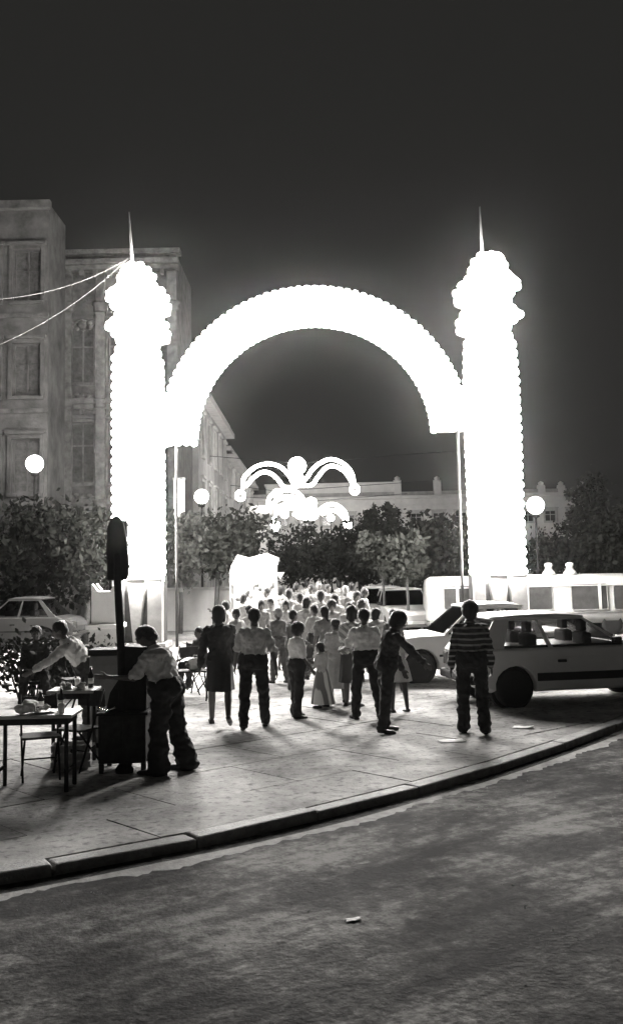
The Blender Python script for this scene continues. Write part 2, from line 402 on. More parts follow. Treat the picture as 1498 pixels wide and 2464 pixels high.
# ------------------------------------------------------------------ arch of bulbs between the towers
YA = 29.25
ca = (757, 1056); ri, ro = 283, 377
def arc_px(r_, a): # a from 180 (left) to 0
    yy = ca[1] - r_ * math.sin(R(a)) * (.968 if r_ < 330 else .985)
    return (ca[0] + r_ * math.cos(R(a)), yy)
abase = onplane(757, 1060, YA)
arch = thing('light_arch', 'round arch of white bulbs spanning the two light towers', 'light arch', abase)
N_ = 48
inn = [onplane(*arc_px(ri, 180 - 180 * i / N_), YA) - abase for i in range(N_ + 1)]
out = [onplane(*arc_px(ro, 180 - 180 * i / N_), YA) - abase for i in range(N_ + 1)]
inn[0] = onplane(471, 1064, YA) - abase; out[0] = onplane(390, 1066, YA) - abase
inn[-1] = onplane(1046, 1034, YA) - abase; out[-1] = onplane(1126, 1033, YA) - abase
mb = MB(); AD = .55
rr = []
for a, b in zip(inn, out):
    d = (b - a).normalized() * .07
    rr.append([a + d, b - d, b - d + Vector((0, AD, 0)), a + d + Vector((0, AD, 0))])
mb.rings(rr, True, False); mb.build('arch_panel', M_WHITE, arch)
cnt = 0
for p in resample([r_[0] for r_ in rr], .205): put_bulb(p + Vector((0, .2, 0)), arch, BULB_S); cnt += 1
for p in resample([r_[1] for r_ in rr], .235): put_bulb(p + Vector((0, .2, 0)), arch, BULB_S); cnt += 1
for t, st in ((.22, .27), (.5, .27), (.78, .28)):
    for p in resample([r_[0].lerp(r_[1], t) for r_ in rr], st):
        if cnt < 298: put_bulb(p + Vector((0, -.05, 0)), arch, BULB_S); cnt += 1
for k, (xa, ya, xb, yb) in enumerate(((1100, 1036, 1113, 1480), (424, 1066, 426, 1520))):
    a, b = onplane(xa, ya, YA + .2), onplane(xb, yb, YA + .2); b.z = 0; 
    MB().tube([a - abase + Vector((0, 0, .1)), b - abase], .04, 8).build('support_pole', mat('pole_grey', .05, rough=.9, spec=.05), arch)
# guy wires of the left tower
for k, (xb, yb, yy) in enumerate(((-30, 722, 22.0), (-30, 842, 21.0))):
    a = onplane(308, 622, YT + .3); b = onplane(xb, yb, yy)
    pts = [a.lerp(b, t / 10) - Vector((0, 0, .25 * 4 * (t / 10) * (1 - t / 10))) for t in range(11)]
    MB_ = MB().tube([p - a for p in pts], .006, 6); o = MB_.build('guy_wire', mat('wire_grey', .12, rough=.7)); o.location = a
    tag(o, ('upper' if k == 0 else 'lower') + ' pale guy wire slanting down from the light tower beside the traffic signal', 'wire', 'guy wires')

# ------------------------------------------------------------------ scroll garlands over the street
def z5(p): return (385.3 + p[0] * .3326, 1036.3 + p[1] * .3326)
def garland(label, Y, tubes, ringsl, discs, poles_px):
    b = onplane(*z5(discs[0][:2]), Y)
    t = thing('scroll_garland', label, 'street garland', b, 0, 'scroll light garlands hung over the street')
    for tb in tubes:
        pts = [onplane(*z5(p), Y) - b for p in tb]
        sm = []
        for i in range(len(pts) - 1):     # Catmull-Rom
            p0, p1, p2, p3 = pts[max(i - 1, 0)], pts[i], pts[i + 1], pts[min(i + 2, len(pts) - 1)]
            for s_ in range(5):
                u = s_ / 5
                sm.append(.5 * ((2 * p1) + (-p0 + p2) * u + (2 * p0 - 5 * p1 + 4 * p2 - p3) * u * u + (-p0 + 3 * p1 - 3 * p2 + p3) * u ** 3))
        sm.append(pts[-1])
        MB().tube(sm, 4.4 / px(Y), 8).build('scroll_tube', M_TUBE, t)
    for x, y, r_ in ringsl:
        c = onplane(*z5((x, y)), Y) - b; q = r_ * .3326 * .62 / px(Y)
        MB().tube([c + Vector((math.cos(a) * q, 0, math.sin(a) * q * 1.15)) for a in [2 * math.pi * k / 16 for k in range(16)]], 4.6 / px(Y), 8, close=True).build('end_ring', M_TUBE, t)
    for x, y, r_ in discs:
        c = onplane(*z5((x, y)), Y) - b; q = r_ * .3326 / px(Y)
        MB().lathe([(q * .15, -.07), (q * .9, -.06), (q, 0), (q * .9, .06), (q * .15, .07)], c, 18, Matrix.Rotation(R(90), 3, 'X')).build('lit_disc', M_TUBE, t)
    zz = b.z + .3
    MB().tube([Vector((-5.3 - b.x + .1, 0, .6)), Vector((0, 0, .15)), Vector((7.4 - b.x, 0, .6))], .02, 6).build('span_cable', M_DARK, t)
    return t
garland('widest scroll garland with a round lit disc and two end rings, hung over the street', 53.0,
    [[(598, 420), (602, 350), (640, 300), (700, 258), (780, 240), (860, 258), (920, 310), (965, 385)],
     [(618, 405), (680, 335), (740, 300), (800, 310), (850, 352), (890, 402), (950, 415), (1005, 395)],
     [(1000, 395), (1060, 340), (1100, 280), (1160, 232), (1230, 207), (1300, 225), (1360, 270), (1392, 330), (1397, 392)],
     [(1010, 396), (1095, 392), (1140, 335), (1190, 275), (1240, 255), (1300, 272), (1352, 320), (1392, 385)]],
    [(580, 470, 42), (1405, 425, 40)], [(990, 255, 66), (985, 335, 50)], None)
garland('smaller scroll garland with low hanging end rings, farthest along the street', 81.0,
    [[(820, 645), (850, 570), (910, 530), (980, 520), (1040, 560), (1072, 615)], [(860, 605), (920, 567), (980, 560), (1030, 605)],
     [(1120, 632), (1160, 570), (1210, 537), (1270, 537), (1330, 582), (1352, 645)], [(1165, 605), (1230, 577), (1290, 592), (1335, 645)],
     [(960, 600), (1040, 632), (1120, 632)]],
    [(832, 690, 34), (1355, 682, 30)], [(1090, 525, 44), (1100, 590, 44), (1010, 600, 40), (900, 605, 30)], None)
garland('short scroll garland with overlapping loops, hung between the other two garlands', 66.0,
    [[(775, 600), (780, 520), (800, 470), (860, 440), (930, 432), (990, 448), (1030, 490), (1045, 545)], [(800, 545), (850, 500), (900, 480), (960, 480), (1005, 510)], [(830, 560), (900, 540), (960, 545), (1010, 560)]],
    [(800, 585, 40)], [(845, 455, 36), (930, 520, 36)], None)

# ------------------------------------------------------------------ globe lamps
def globe_lamp(label, x, y, Y, r_):
    c = onplane(x, y, Y); t = thing('globe_lamp', label, 'street lamp', (c.x, c.y, 0), 0, 'globe lamps on posts')
    MB().tube([(0, 0, 0), (0, 0, .9), (0, 0, c.z - r_ - .12)], [.06, .042, .035], 10).build('post', M_DARK, t)
    MB().lathe([(.16, 0), (.15, .12), (.08, .3)], (0, 0, 0), 12).build('foot', M_DARK, t)
    MB().lathe([(.05, -.14), (.13, -.10), (.13, 0)], (0, 0, c.z - r_), 12).build('collar', M_DARK, t)
    MB().ell((0, 0, c.z), r_, r_, r_, None, 18, 12).build('globe', M_GLOBE, t)
globe_lamp('glowing globe lamp before the ornate facade, left of the tower with guy wires', 84, 1116, 34.0, .28)
globe_lamp('glowing globe lamp above the small street trees inside the arch', 485, 1195, 38.0, .26)
globe_lamp('glowing globe lamp half behind the light tower by the minibus', 1287, 1216, 36.0, .30)
globe_lamp('small far globe lamp under the smaller scroll garland', 795, 1246, 84.0, .30)

# ------------------------------------------------------------------ buildings
def facade(t, x0, x1, y, h, cols, rows, wm, tm, face=(0, -1), depth=8.0, sill0=1.6, margin=.5, pil=True):
    """box with recessed windows; local coordinates, facade in the plane y, looking to -Y"""
    pass
def wall_with_openings(name, parent, x0, x1, z0, z1_, ops, th, m, M):
    """wall of thickness th (behind the plane y=0) with rectangular openings, M places it"""
    xs = sorted({x0, x1, *[o[0] for o in ops], *[o[1] for o in ops]}); zs = sorted({z0, z1_, *[o[2] for o in ops], *[o[3] for o in ops]})
    mb = MB()
    for a, b in zip(xs, xs[1:]):
        run = None
        for c, d in zip(zs, zs[1:]):
            mx, mz = (a + b) / 2, (c + d) / 2
            hole = any(o[0] < mx < o[1] and o[2] < mz < o[3] for o in ops)
            if not hole: run = (run[0], d) if run else (c, d)
            if hole and run: mb.box((a, 0, run[0]), (b, th, run[1]), M); run = None
        if run: mb.box((a, 0, run[0]), (b, th, run[1]), M)
    return mb.build(name, m, parent)
def window_unit(parent, a, b, c, d, M, tm, lit=None, bars=1):
    o = MB().box((a, .22, c), (b, .25, d), M).build('window', lit or M_PANE, parent)
    f = MB()
    q = .07
    f.box((a, .16, c), (a + q, .215, d), M); f.box((b - q, .16, c), (b, .215, d), M); f.box((a + q, .16, c), (b - q, .215, c + q), M); f.box((a + q, .16, d - q), (b - q, .215, d), M)
    for k in range(bars): x = a + (b - a) * (k + 1) / (bars + 1); f.box((x - .03, .165, c + q), (x + .03, .21, d - q), M)
    z = c + (d - c) * .62; 
    f.box((a + q, .17, z - .03), (b - q, .205, z + .03), M)
    f.build('frame', tm, o)
    MB().box((a - .12, -.14, c - .12), (b + .12, .1, c - .003), M).build('sill', tm, o)
    s_ = MB(); s_.box((a - .14, -.07, c), (a - .003, .05, d + .14), M); s_.box((b + .003, -.07, c), (b + .14, .05, d + .14), M); s_.box((a - .003, -.07, d + .003), (b + .003, .05, d + .14), M); s_.box((a - .2, -.16, d + .145), (b + .2, .04, d + .26), M)
    s_.build('surround', tm, o)
    return o

M_ORN = mat('weathered_dark_stone', .085, rough=.95, var=.6, scale=2.2, bump=1.0, bscale=7)
M_ORN2 = mat('weathered_trim', .115, rough=.95, var=.5, scale=3.0, bump=.8, bscale=9)
# tall ornate facade behind the left tower
YB = 42.0
pa, pb = onplane(150, 1400, YB), onplane(432, 1400, YB)
bt = thing('ornate_building', 'dark weathered stone building with pilasters behind the light tower by the traffic signal', 'building', (pa.x, YB, 0))
Wd = pb.x - pa.x; Hh = 15.2
I4 = Matrix.Identity(4)
ops = []
ncol = 3; cw = Wd / ncol
for r_ in range(3):
    for c_ in range(ncol):
        xm = (c_ + .5) * cw; ops.append((xm - .5, xm + .5, 1.6 + r_ * 4.1, 1.6 + r_ * 4.1 + (2.5 if r_ else 2.7)))
wall_with_openings('wall', bt, 0, Wd, 0, Hh, ops, .5, M_ORN, I4)
MB().box((0.01, .52, 0), (Wd - .01, 5.0, Hh - .1)).build('inner_block', M_ORN, bt)
M_SHUT = mat('closed_shutter', .06, rough=.9, var=.5, scale=5, bump=.6)
for o in ops: window_unit(bt, *o, I4, M_ORN2, M_SHUT)
for c_ in range(ncol + 1):
    x = min(max(c_ * cw, .2), Wd - .2)
    MB().box((x - .2, -.28, 0), (x + .2, -.004, Hh - .8)).build('pilaster', M_ORN2, bt, .03)
    for z in (5.1, 9.2, 13.2): 
        MB().lathe([(.2, 0), (.3, .1), (.26, .2), (.34, .32), (.34, .4)], (x, -.18, z - .5), 10).build('capital', M_ORN2, bt)
for z, pr in ((4.8, .35), (8.9, .4), (Hh - .55, .6)):
    mb = MB(); mb.box((-.1, -pr, z), (Wd + .1, -.29 if False else -.002, z + .22)); mb.box((-.1, -pr * .7, z - .2), (Wd + .1, -.003, z - .003))
    mb.build('cornice', M_ORN2, bt, .02)
    for k in range(int(Wd / .55)):
        MB().box((.2 + k * .55, -pr * .68, z - .42), (.36 + k * .55, -.004, z - .204)).build('modillion', M_ORN2, bt)
MB().box((-.12, -.1, Hh), (Wd + .12, .5, Hh + .22)).build('parapet', M_ORN2, bt, .02)
for c_ in range(ncol):          # carved panels and balconies
    xm = (c_ + .5) * cw
    for z in (4.35, 8.45, 11.5):
        mb = MB()
        for k in range(9):
            a = 2 * math.pi * k / 9; mb.ell((xm + .42 * math.cos(a), -.06, z + .72 + .16 * math.sin(a)), .12, .09, .1, None, 8, 5)
        mb.ell((xm, -.08, z + .72), .2, .12, .16, None, 10, 6)
        mb.build('carved_relief', M_ORN2, bt)
# tall plain building at the left edge
YL = 36.0
qa, qb = onplane(-200, 1400, YL), onplane(112, 1400, YL)
tp = thing('tall_building', 'tall plain stucco building at the kerb side of the ornate one', 'building', (qa.x, YL, 0))
WL = qb.x - qa.x; HL = onplane(100, 480, YL).z
ops = [((c_ + .5) * WL / 3 - .5, (c_ + .5) * WL / 3 + .5, 1.5 + r_ * 3.4, 3.4 + r_ * 3.4) for r_ in range(4) for c_ in range(3)]
M_DIM = mat('dark_blotchy_stucco', .075, rough=.95, var=.6, scale=1.2, bump=.9, bscale=6)  # one low, blotchy stucco tone over the whole wall
wall_with_openings('wall', tp, 0, WL, 0, HL, ops, .4, M_DIM, I4)
for o in ops: window_unit(tp, *o, I4, M_DIM, M_SHUT)
MB().box((.01, .42, 0), (WL - .01, 2.6, HL - .1)).build('inner_block', M_DIM, tp)
MB().box((-.1, -.3, HL - .4), (WL + .12, -.003, HL - .1)).build('cornice', M_ORN, tp, .02)
for z in (4.3, 7.7, 11.1): MB().box((-.05, -.1, z), (WL + .05, -.002, z + .16)).build('string_course', M_ORN, tp)
# lower street-side buildings receding on the left
XB = pb.x
def street_house(label, y0, y1, h, rows, ncol, m):
    t = thing('street_house', label, 'house', (XB + .15, y0, 0))
    M = Matrix.Translation((0, 0, 0)) @ Matrix.Rotation(R(90), 4, 'Z')     # local x -> +Y, facing +X side
    L = y1 - y0; ops = []
    for r_ in range(rows):
        for c_ in range(ncol):
            xm = (c_ + .5) * L / ncol; zz = 1.1 + r_ * (h - 1) / rows
            ops.append((xm - .55, xm + .55, zz, zz + (h - 1) / rows * .62))
    wall_with_openings('wall', t, 0, L, 0, h, ops, .4, m, M)
    for o in ops: window_unit(t, *o, M, M_STONE2)
    MB().box((-6, .01, 0), (-.42, L - .01, h - .1)).build('inner_block', M_STONE3, t)
    MB().box((.002, -.05, h - .5), (.5, L + .02, h - .2)).build('cornice', M_STONE2, t, .02)
    MB().box((-6, -.04, h + .003), (.25, L + .01, h + .3)).build('parapet', M_STONE2, t, .02)
    return t
street_house('three-storey street house next to the tall ornate building', 48, 64, 10.6, 3, 5, M_STONE3)
street_house('far plainer street house beyond the three-storey one', 64.2, 92, 9.4, 3, 8, M_STONE3)

# classical building closing the street
YC = 92.0
p0, p1 = onplane(600, 1400, YC), onplane(1412, 1400, YC)
W2 = p1.x - p0.x
roofz = onplane(1000, 1192, YC).z
M_PALE = mat('pale_limewash', .74, rough=.9, var=.15, scale=.8, bump=.2)
bc = thing('classical_building', 'long pale classical building with roof pedestals behind the trees', 'building', (p0.x, YC, 0))
ops = []
nc = 15
for r_ in range(2):
    for c_ in range(nc):
        xm = (c_ + .5) * W2 / nc; z = (1.4, roofz - 2.55)[r_]; ops.append((xm - .5, xm + .5, z, z + (2.2, 1.0)[r_]))
wall_with_openings('wall', bc, 0, W2, 0, roofz - .3, ops, .5, M_PALE, I4)
for o in ops: window_unit(bc, *o, I4, M_STONE2)
MB().box((.01, .52, 0), (W2 - .01, 6, roofz - .4)).build('inner_block', M_STONE3, bc)
MB().box((-.2, -.5, roofz - .29), (W2 + .2, .6, roofz)).build('cornice', M_PALE, bc, .03)
MB().box((-.1, -.25, roofz - .95), (W2 + .1, -.003, roofz - .75)).build('string_course', M_PALE, bc, .02)
MB().box((0, 0, roofz + .003), (W2, .5, roofz + .35)).build('parapet', M_STONE, bc)
a0, a1 = onplane(640, 1180, YC).x - p0.x, onplane(958, 1180, YC).x - p0.x
atz = onplane(900, 1160, YC).z
MB().box((a0, .1, roofz + .36), (a1, 3, atz - .2)).build('attic', M_PALE, bc, .02)
MB().box((a0 - .15, -.05, atz - .197), (a1 + .15, 3.1, atz)).build('attic_cornice', M_PALE, bc, .02)
for x in (956, 1052, 1150, 1302, 1350, 1400):
    xx = onplane(x, 1180, YC).x - p0.x; zt = onplane(x, 1148 if x < 1200 else 1152, YC).z - (0 if x < 1200 else .3)
    MB().box((xx - .32, -.06, roofz + .005), (xx + .32, .58, zt - .35)).build('pedestal', M_PALE, bc, .03)
    MB().lathe([(.36, 0), (.36, .08), (.22, .14), (.26, .3), (.06, .45)], (xx, .26, zt - .347), 10).build('pedestal_cap', M_PALE, bc)

# low pale wall behind the left trees
a, b = onplane(392, 1415, 37.0), onplane(562, 1418, 37.0)
pw = thing('boundary_wall', 'low pale rendered wall behind the two small street trees', 'wall', ((a.x + b.x) / 2, 37.0, 0))
hw = (b.x - a.x) / 2; hz = a.z
MB().box((-hw, 0, 0), (hw, .25, hz - .1)).build('wall_panel', mat('wall_render', .55, rough=.85, var=.15, scale=2), pw)
MB().box((-hw - .05, -.05, hz - .097), (hw + .05, .3, hz)).build('coping', M_STONE2, pw, .02)
# white horned pedestal left of the left tower
c = onplane(250, 1500, 27.0); hp = onplane(250, 1420, 27.0).z; hwp = 30 / px(27.0)
pd = thing('stone_pedestal', 'white stone pedestal with raised corners behind the traffic signal', 'pedestal', (c.x, 27.0, 0))
zl = onplane(250, 1502, 27.0).z
MB().box((-hwp, 0, zl + .003), (hwp, .7, hp - .03)).build('block', M_WHITE, pd, .02)
MB().box((-hwp - .12, -.12, zl - .12), (hwp + .12, .82, zl)).build('ledge', M_WHITE, pd, .02)
MB().box((-hwp - .05, -.05, 0), (hwp + .05, .76, zl - .123)).build('plinth', M_STONE2, pd)
for sx in (-1, 1):
    for yy in (0.0, .55):
        MB().prism([(sx * hwp, yy, hp - .027), (sx * (hwp - .17), yy, hp - .027), (sx * (hwp - .03), yy, hp + .16), (sx * hwp, yy, hp + .16)], (0, .14, 0)).build('corner_horn', M_WHITE, pd)
# pale pillar with flared top
c = onplane(629, 1340, 55.0); zt = onplane(629, 1216, 55.0).z; zm = onplane(629, 1262, 55.0).z; k = px(55.0)
pl = thing('flared_pillar', 'pale pillar with a broad flared top behind the lit stall', 'pillar', (c.x, 55.0, 0))
MB().lathe([(20 / k, 0), (18 / k, 1.0), (15 / k, zm - .5), (17 / k, zm)], (0, 0, 0), 20).build('shaft', M_WHITE, pl)
MB().lathe([(17 / k, zm + .003), (30 / k, zm + .4), (34 / k, (zm + zt) / 2), (31 / k, zt - .1), (12 / k, zt)], (0, 0, 0), 24).build('flared_top', M_WHITE, pl)
MB().lathe([(26 / k, 0), (26 / k, .3), (21 / k, .35)], (0, 0, 0), 20).build('base', M_STONE2, pl)
# narrow glowing box standing in for a lit column at the building corner
c = onplane(430, 1200, 41.0); zt, zb = onplane(430, 1155, 41.0).z, onplane(430, 1242, 41.0).z
sg = thing('column_glow_box', 'narrow glowing box standing in for a lit column of the ornate building', 'glowing box', (c.x, 41.0, 0))
MB().box((-.2, 0, zb), (.2, .3, zt)).build('light_box', emit('lit_column_glow', 2.5), sg, .03)
MB().box((-.24, .05, zb - .1), (.24, .25, zb - .003)).build('bottom_rail', M_FRAME, sg)
MB().box((-.24, .05, zt + .003), (.24, .25, zt + .1)).build('top_rail', M_FRAME, sg)
MB().box((-.06, .3, zb + .3), (.06, 1.0, zb + .4)).build('bracket', M_FRAME, sg); MB().box((-.06, .3, zt - .4), (.06, 1.0, zt - .3)).build('bracket', M_FRAME, sg)

# ------------------------------------------------------------------ trees
def tree(label, x, yc, rx, ry, Y, base_x=None, leaves=5200, lm=None, clumps=46, name='street_tree', lf=.15, group=None, seed=1, trunk_r=.10):
    rnd = random.Random(seed); c = onplane(x, yc, Y); k = px(Y); RX, RZ = rx / k, ry / k
    bxx = onplane(base_x if base_x else x, yc, Y).x
    t = thing(name, label, 'tree', (bxx, Y, 0), 0, group)
    cc = Vector((c.x - bxx, 0, c.z)); RY = RX * .85
    ctr = []; rad = []
    for i in range(clumps):
        while True:
            p = Vector((rnd.uniform(-1, 1), rnd.uniform(-1, 1), rnd.uniform(-1, 1)))
            if .25 < p.length < 1: break
        ctr.append(cc + Vector((p.x * RX, p.y * RY, p.z * RZ)) * 1.0 + Vector((rnd.gauss(0, .14) * RX, 0, rnd.gauss(0, .14) * RZ))); rad.append(rnd.uniform(.35, 1.25))
    tb = MB(); top = Vector((cc.x * .6, 0, cc.z - RZ * .45))
    tb.tube([(0, 0, 0), (cc.x * .15 + .04, .03, top.z * .45), top, cc], [trunk_r * 1.25, trunk_r, trunk_r * .8, trunk_r * .3], 9)
    for q in ctr[::3]:
        s_ = Vector((top.x, 0, top.z)).lerp(cc, rnd.uniform(0, .8)); tb.tube([s_, s_.lerp(q, .5) + Vector((0, 0, -.08 * RZ)), q], [trunk_r * .4, trunk_r * .25, .015], 6)
    tb.build('trunk', M_BARK, t)
    mb = MB()
    for i in range(leaves):
        qi = int(clumps * rnd.random() ** 1.3); q = ctr[qi]; sp = (.30 * min(RX, RZ) + .10) * rad[qi]
        g = Vector((rnd.gauss(0, 1), rnd.gauss(0, 1), rnd.gauss(0, .8))) * sp * .62
        p = q + g; 
        if (p.z < .6): continue
        u = Vector((rnd.gauss(0, 1), rnd.gauss(0, 1), rnd.gauss(0, 1))).normalized(); v_ = u.orthogonal().normalized(); v_ = Matrix.Rotation(rnd.uniform(0, 6.28), 3, u) @ v_
        L = lf * rnd.choice((.5, .8, 1.0, 1.3, 1.9))
        mb.add([p, p + u * L * .5 + v_ * L * .28, p + u * L, p + u * L * .5 - v_ * L * .28], [(0, 1, 2, 3)])
    me = bpy.data.meshes.new('crown'); me.from_pydata(mb.v, [], mb.f); me.update()
    obj('crown', me, lm or M_LEAF, t)
    return t
tree('small street tree with lamplight-toned leaves beside the left arch foot pole', 436, 1322, 56, 74, 35.5, 432, 4200, M_LEAF_LIT, 34, seed=3, trunk_r=.07)
tree('small dark street tree between the globe lamp and the lit stall', 532, 1315, 78, 80, 36.2, 514, 5200, M_LEAF, 40, seed=5, trunk_r=.08)
for i, (x, yc, rx, ry, Y, lb) in enumerate(((705, 1335, 64, 66, 60, 'dark tree just right of the flared pillar, under the scroll garlands'), (790, 1345, 66, 60, 56, 'dark tree under the smallest far globe lamp'),
        (862, 1335, 60, 76, 50, 'dark tree under the right end ring of the widest garland'), (925, 1318, 68, 84, 46, 'dark tree standing before the attic block of the classical building'),
        (1000, 1325, 68, 82, 48, 'broad dark tree behind the two cars parked nose-out'), (1075, 1322, 70, 82, 45, 'dark tree behind the arch support pole by the minibus'), (1150, 1330, 60, 74, 50, 'dark tree behind the foot of the light tower by the minibus'))):
    tree(lb, x, yc, rx, ry, Y, None, 4300, M_LEAF, 44, seed=20 + i, lf=.19, group='row of dark trees before the classical building')
for i, (x, Y) in enumerate(((918, 33.0), (975, 32.0))):
    tree(('slim', 'slimmer')[i] + ' young tree with a bare trunk beside the two cars parked nose-out', x, 1335, 40, 48, Y, x, 1500, M_LEAF, 22, seed=40 + i, trunk_r=.045)
tree('large dark tree at the edge of the ornate facade above the grey rounded car', 95, 1335, 105, 130, 33.0, 70, 6500, M_LEAF_SHADE, 60, seed=51, lf=.17, name='dark_tree')
tree('dark tree crown between the ornate facade and the stone pedestal', 215, 1325, 70, 100, 31.5, 205, 4500, M_LEAF_SHADE, 44, seed=52, lf=.16, name='dark_tree')
tree('tall slim dark tree beyond the minibus roof', 1405, 1255, 48, 120, 50.0, None, 4200, M_LEAF, 40, seed=53, lf=.18, name='dark_tree')
tree('wide dark tree behind the minibus, next to the tall slim tree', 1335, 1345, 80, 60, 46.0, None, 4200, M_LEAF, 40, seed=54, lf=.18, name='dark_tree')
tree('dark tree beyond the minibus windscreen', 1475, 1310, 60, 90, 45.0, None, 4200, M_LEAF, 40, seed=55, lf=.18, name='dark_tree')

# ------------------------------------------------------------------ haze of the lit night air
def make_haze():
    m = bpy.data.materials.new('night_haze'); m.use_nodes = True; n = m.node_tree; n.nodes.clear()
    o = n.nodes.new('ShaderNodeOutputMaterial'); v = n.nodes.new('ShaderNodeVolumePrincipled')
    v.inputs['Color'].default_value = (.97, .97, .95, 1); v.inputs['Density'].default_value = HAZE; v.inputs['Anisotropy'].default_value = .968
    n.links.new(v.outputs[0], o.inputs['Volume'])
    h = bx('haze', (-420, -70, -2.3), (420, 920, 24), m); tag(h, 'thin pale night haze glowing around the lamps', 'haze', kind='stuff')
make_haze()
def skin_m(v): return mat('skin_%d' % int(v * 100), v, rough=.6, var=.1, scale=12, bump=.05, tint=(1, .96, .92))
def cloth_m(v): return mat('cloth_%d' % int(v * 100), v, rough=.85, var=.15, scale=14, bump=.2)
# ------------------------------------------------------------------ vehicles
def car_paint(name, c, rough=.3): return mat(name, c, rough=rough, var=.06, scale=2.5, bump=.02, spec=.6)
M_CHROME = mat('chrome', .6, rough=.2, var=.1, metal=1.0, bump=0)
M_SEAT = mat('seat_cloth', .04, rough=.9, var=.2)
M_LENS = mat('lamp_lens', .45, rough=.15, var=.1, bump=0)
M_REDL = mat('tail_lens', .10, rough=.2, var=.1, bump=0)
WHEEL = {}
def wheel_meshes(r_):
    if r_ in WHEEL: return WHEEL[r_]
    X = Matrix.Rotation(R(90), 3, 'X')
    ty = MB().lathe([(r_ * .62, -.085), (r_ * .9, -.09), (r_ * .985, -.07), (r_, -.03), (r_, .03), (r_ * .985, .07), (r_ * .9, .09), (r_ * .62, .085)], (0, 0, 0), 28, X).mesh('tyre'); ty.materials.append(M_BLACK)
    mb = MB().lathe([(.02, .03), (r_ * .2, .075), (r_ * .32, .07), (r_ * .36, .045), (r_ * .5, .05), (r_ * .56, .08), (r_ * .61, .082), (r_ * .61, -.06), (.02, -.06)], (0, 0, 0), 28, X)
    ri_ = mb.mesh('rim'); ri_.materials.append(mat('hubcap_paint', .75, rough=.35, var=.1))
    WHEEL[r_] = (ty, ri_); return WHEEL[r_]
def car(name, label, cat, loc, rz, paint, sp, group=None):
    """x forward from the tail (0) to the nose (L); y to the left; sp: dimensions"""
    t = thing(name, label, cat, loc, rz, group)
    L, W, belt, roof, rw, fw, r_ = sp['L'], sp['W'], sp['belt'], sp['roof'], sp['rw'], sp['fw'], sp.get('r', .29)
    hw = W / 2; sill = .20
    def arch_pts(xc):       # wheel arch along the lower edge, from front to back
        return [(xc + (r_ + .055) * math.cos(R(a)), r_ + (r_ + .055) * math.sin(R(a))) for a in range(-10, 191, 20)]
    prof = [(.10, .30), (.03, .42), (.0, .62)] + sp['tail'] + [(sp['rg'], belt - .005), (sp['wb'], belt)] + sp['nose'] + [(L, .62), (L - .01, .42), (L - .10, .26)]
    prof += [(p[0], max(p[1], sill)) for p in arch_pts(fw)] + [(p[0], max(p[1], sill)) for p in arch_pts(rw)]
    cx_, cz_ = L / 2, .55
    def sec(y, sc, dz=0): return [Vector((cx_ + (x - cx_) * sc[0], y, cz_ + (z - cz_) * sc[1] + dz)) for x, z in prof]
    mb = MB(); mb.rings([sec(-hw, (.965, .86)), sec(-hw + .015, (.985, .93)), sec(-hw + .08, (1, 1)), sec(0, (1.012, 1.0), .0), sec(hw - .08, (1, 1)), sec(hw - .015, (.985, .93)), sec(hw, (.965, .86))], True, False)
    o = mb.build('body', paint, t, .02)
    for p in o.data.polygons: p.use_smooth = False
    # greenhouse
    bw, tw = hw - .055, hw - .19
    zt = roof - .035
    xr0, xr1 = sp['rg'], sp['rt']          # rear glass foot / top
    xf0, xf1 = sp['wb'], sp['wt']          # windscreen foot / top
    def P(u, z, s, inset=0): # u in world x at belt..., returns side point
        f = (z - belt) / (zt - belt); return Vector((u, s * (bw + (tw - bw) * f - inset), z))
    def xb(xfoot, f): # map x at belt to x at height fraction f
        k = (xfoot - xr0) / (xf0 - xr0); return xfoot + f * ((xr1 + (xf1 - xr1) * k) - xfoot)
    rails = sp['pillars']                  # list of (x0, x1) at the belt, solid strips
    for s in (-1, 1):
        n_ = Vector((0, -s * .04, 0))
        for a, b in rails:
            MB().prism([P(xb(a, 0), belt - .02, s), P(xb(b, 0), belt - .02, s), P(xb(b, 1), zt, s), P(xb(a, 1), zt, s)], n_).build('pillar', paint, t, .008)
        for (a0, a), (b, b1) in zip(rails, rails[1:]):
            f0, f1 = .05, .90
            z0, z1v = belt + f0 * (zt - belt), belt + f1 * (zt - belt)
            MB().prism([P(xb(a, f0), z0, s, .012), P(xb(b, f0), z0, s, .012), P(xb(b, f1), z1v, s, .012), P(xb(a, f1), z1v, s, .012)], (0, -s * .006, 0)).build('side_window', M_GLASS, t)
            MB().prism([P(xb(a, f1), z1v, s), P(xb(b, f1), z1v, s), P(xb(b, 1), zt, s), P(xb(a, 1), zt, s)], n_).build('window_rail', paint, t)
            MB().prism([P(xb(a, 0), belt - .015, s, -.004), P(xb(b, 0), belt - .015, s, -.004), P(xb(b, f0), z0, s, -.004), P(xb(a, f0), z0, s, -.004)], (0, -s * .03, 0)).build('window_trim', M_BLACK, t)
    for nm, x0, x1 in (('windscreen', xf0, xf1), ('rear_window', xr0, xr1)):
        f = .96
        MB().prism([Vector((x0, -bw + .05, belt + .01)), Vector((x0, bw - .05, belt + .01)), Vector((x0 + (x1 - x0) * f, tw - .03, belt + (zt - belt) * f)), Vector((x0 + (x1 - x0) * f, -tw + .03, belt + (zt - belt) * f))], (.006, 0, .004)).build(nm, M_GLASS, t)
    # roof, slightly domed
    nx, ny = 8, 8; vs_ = []; fs = []
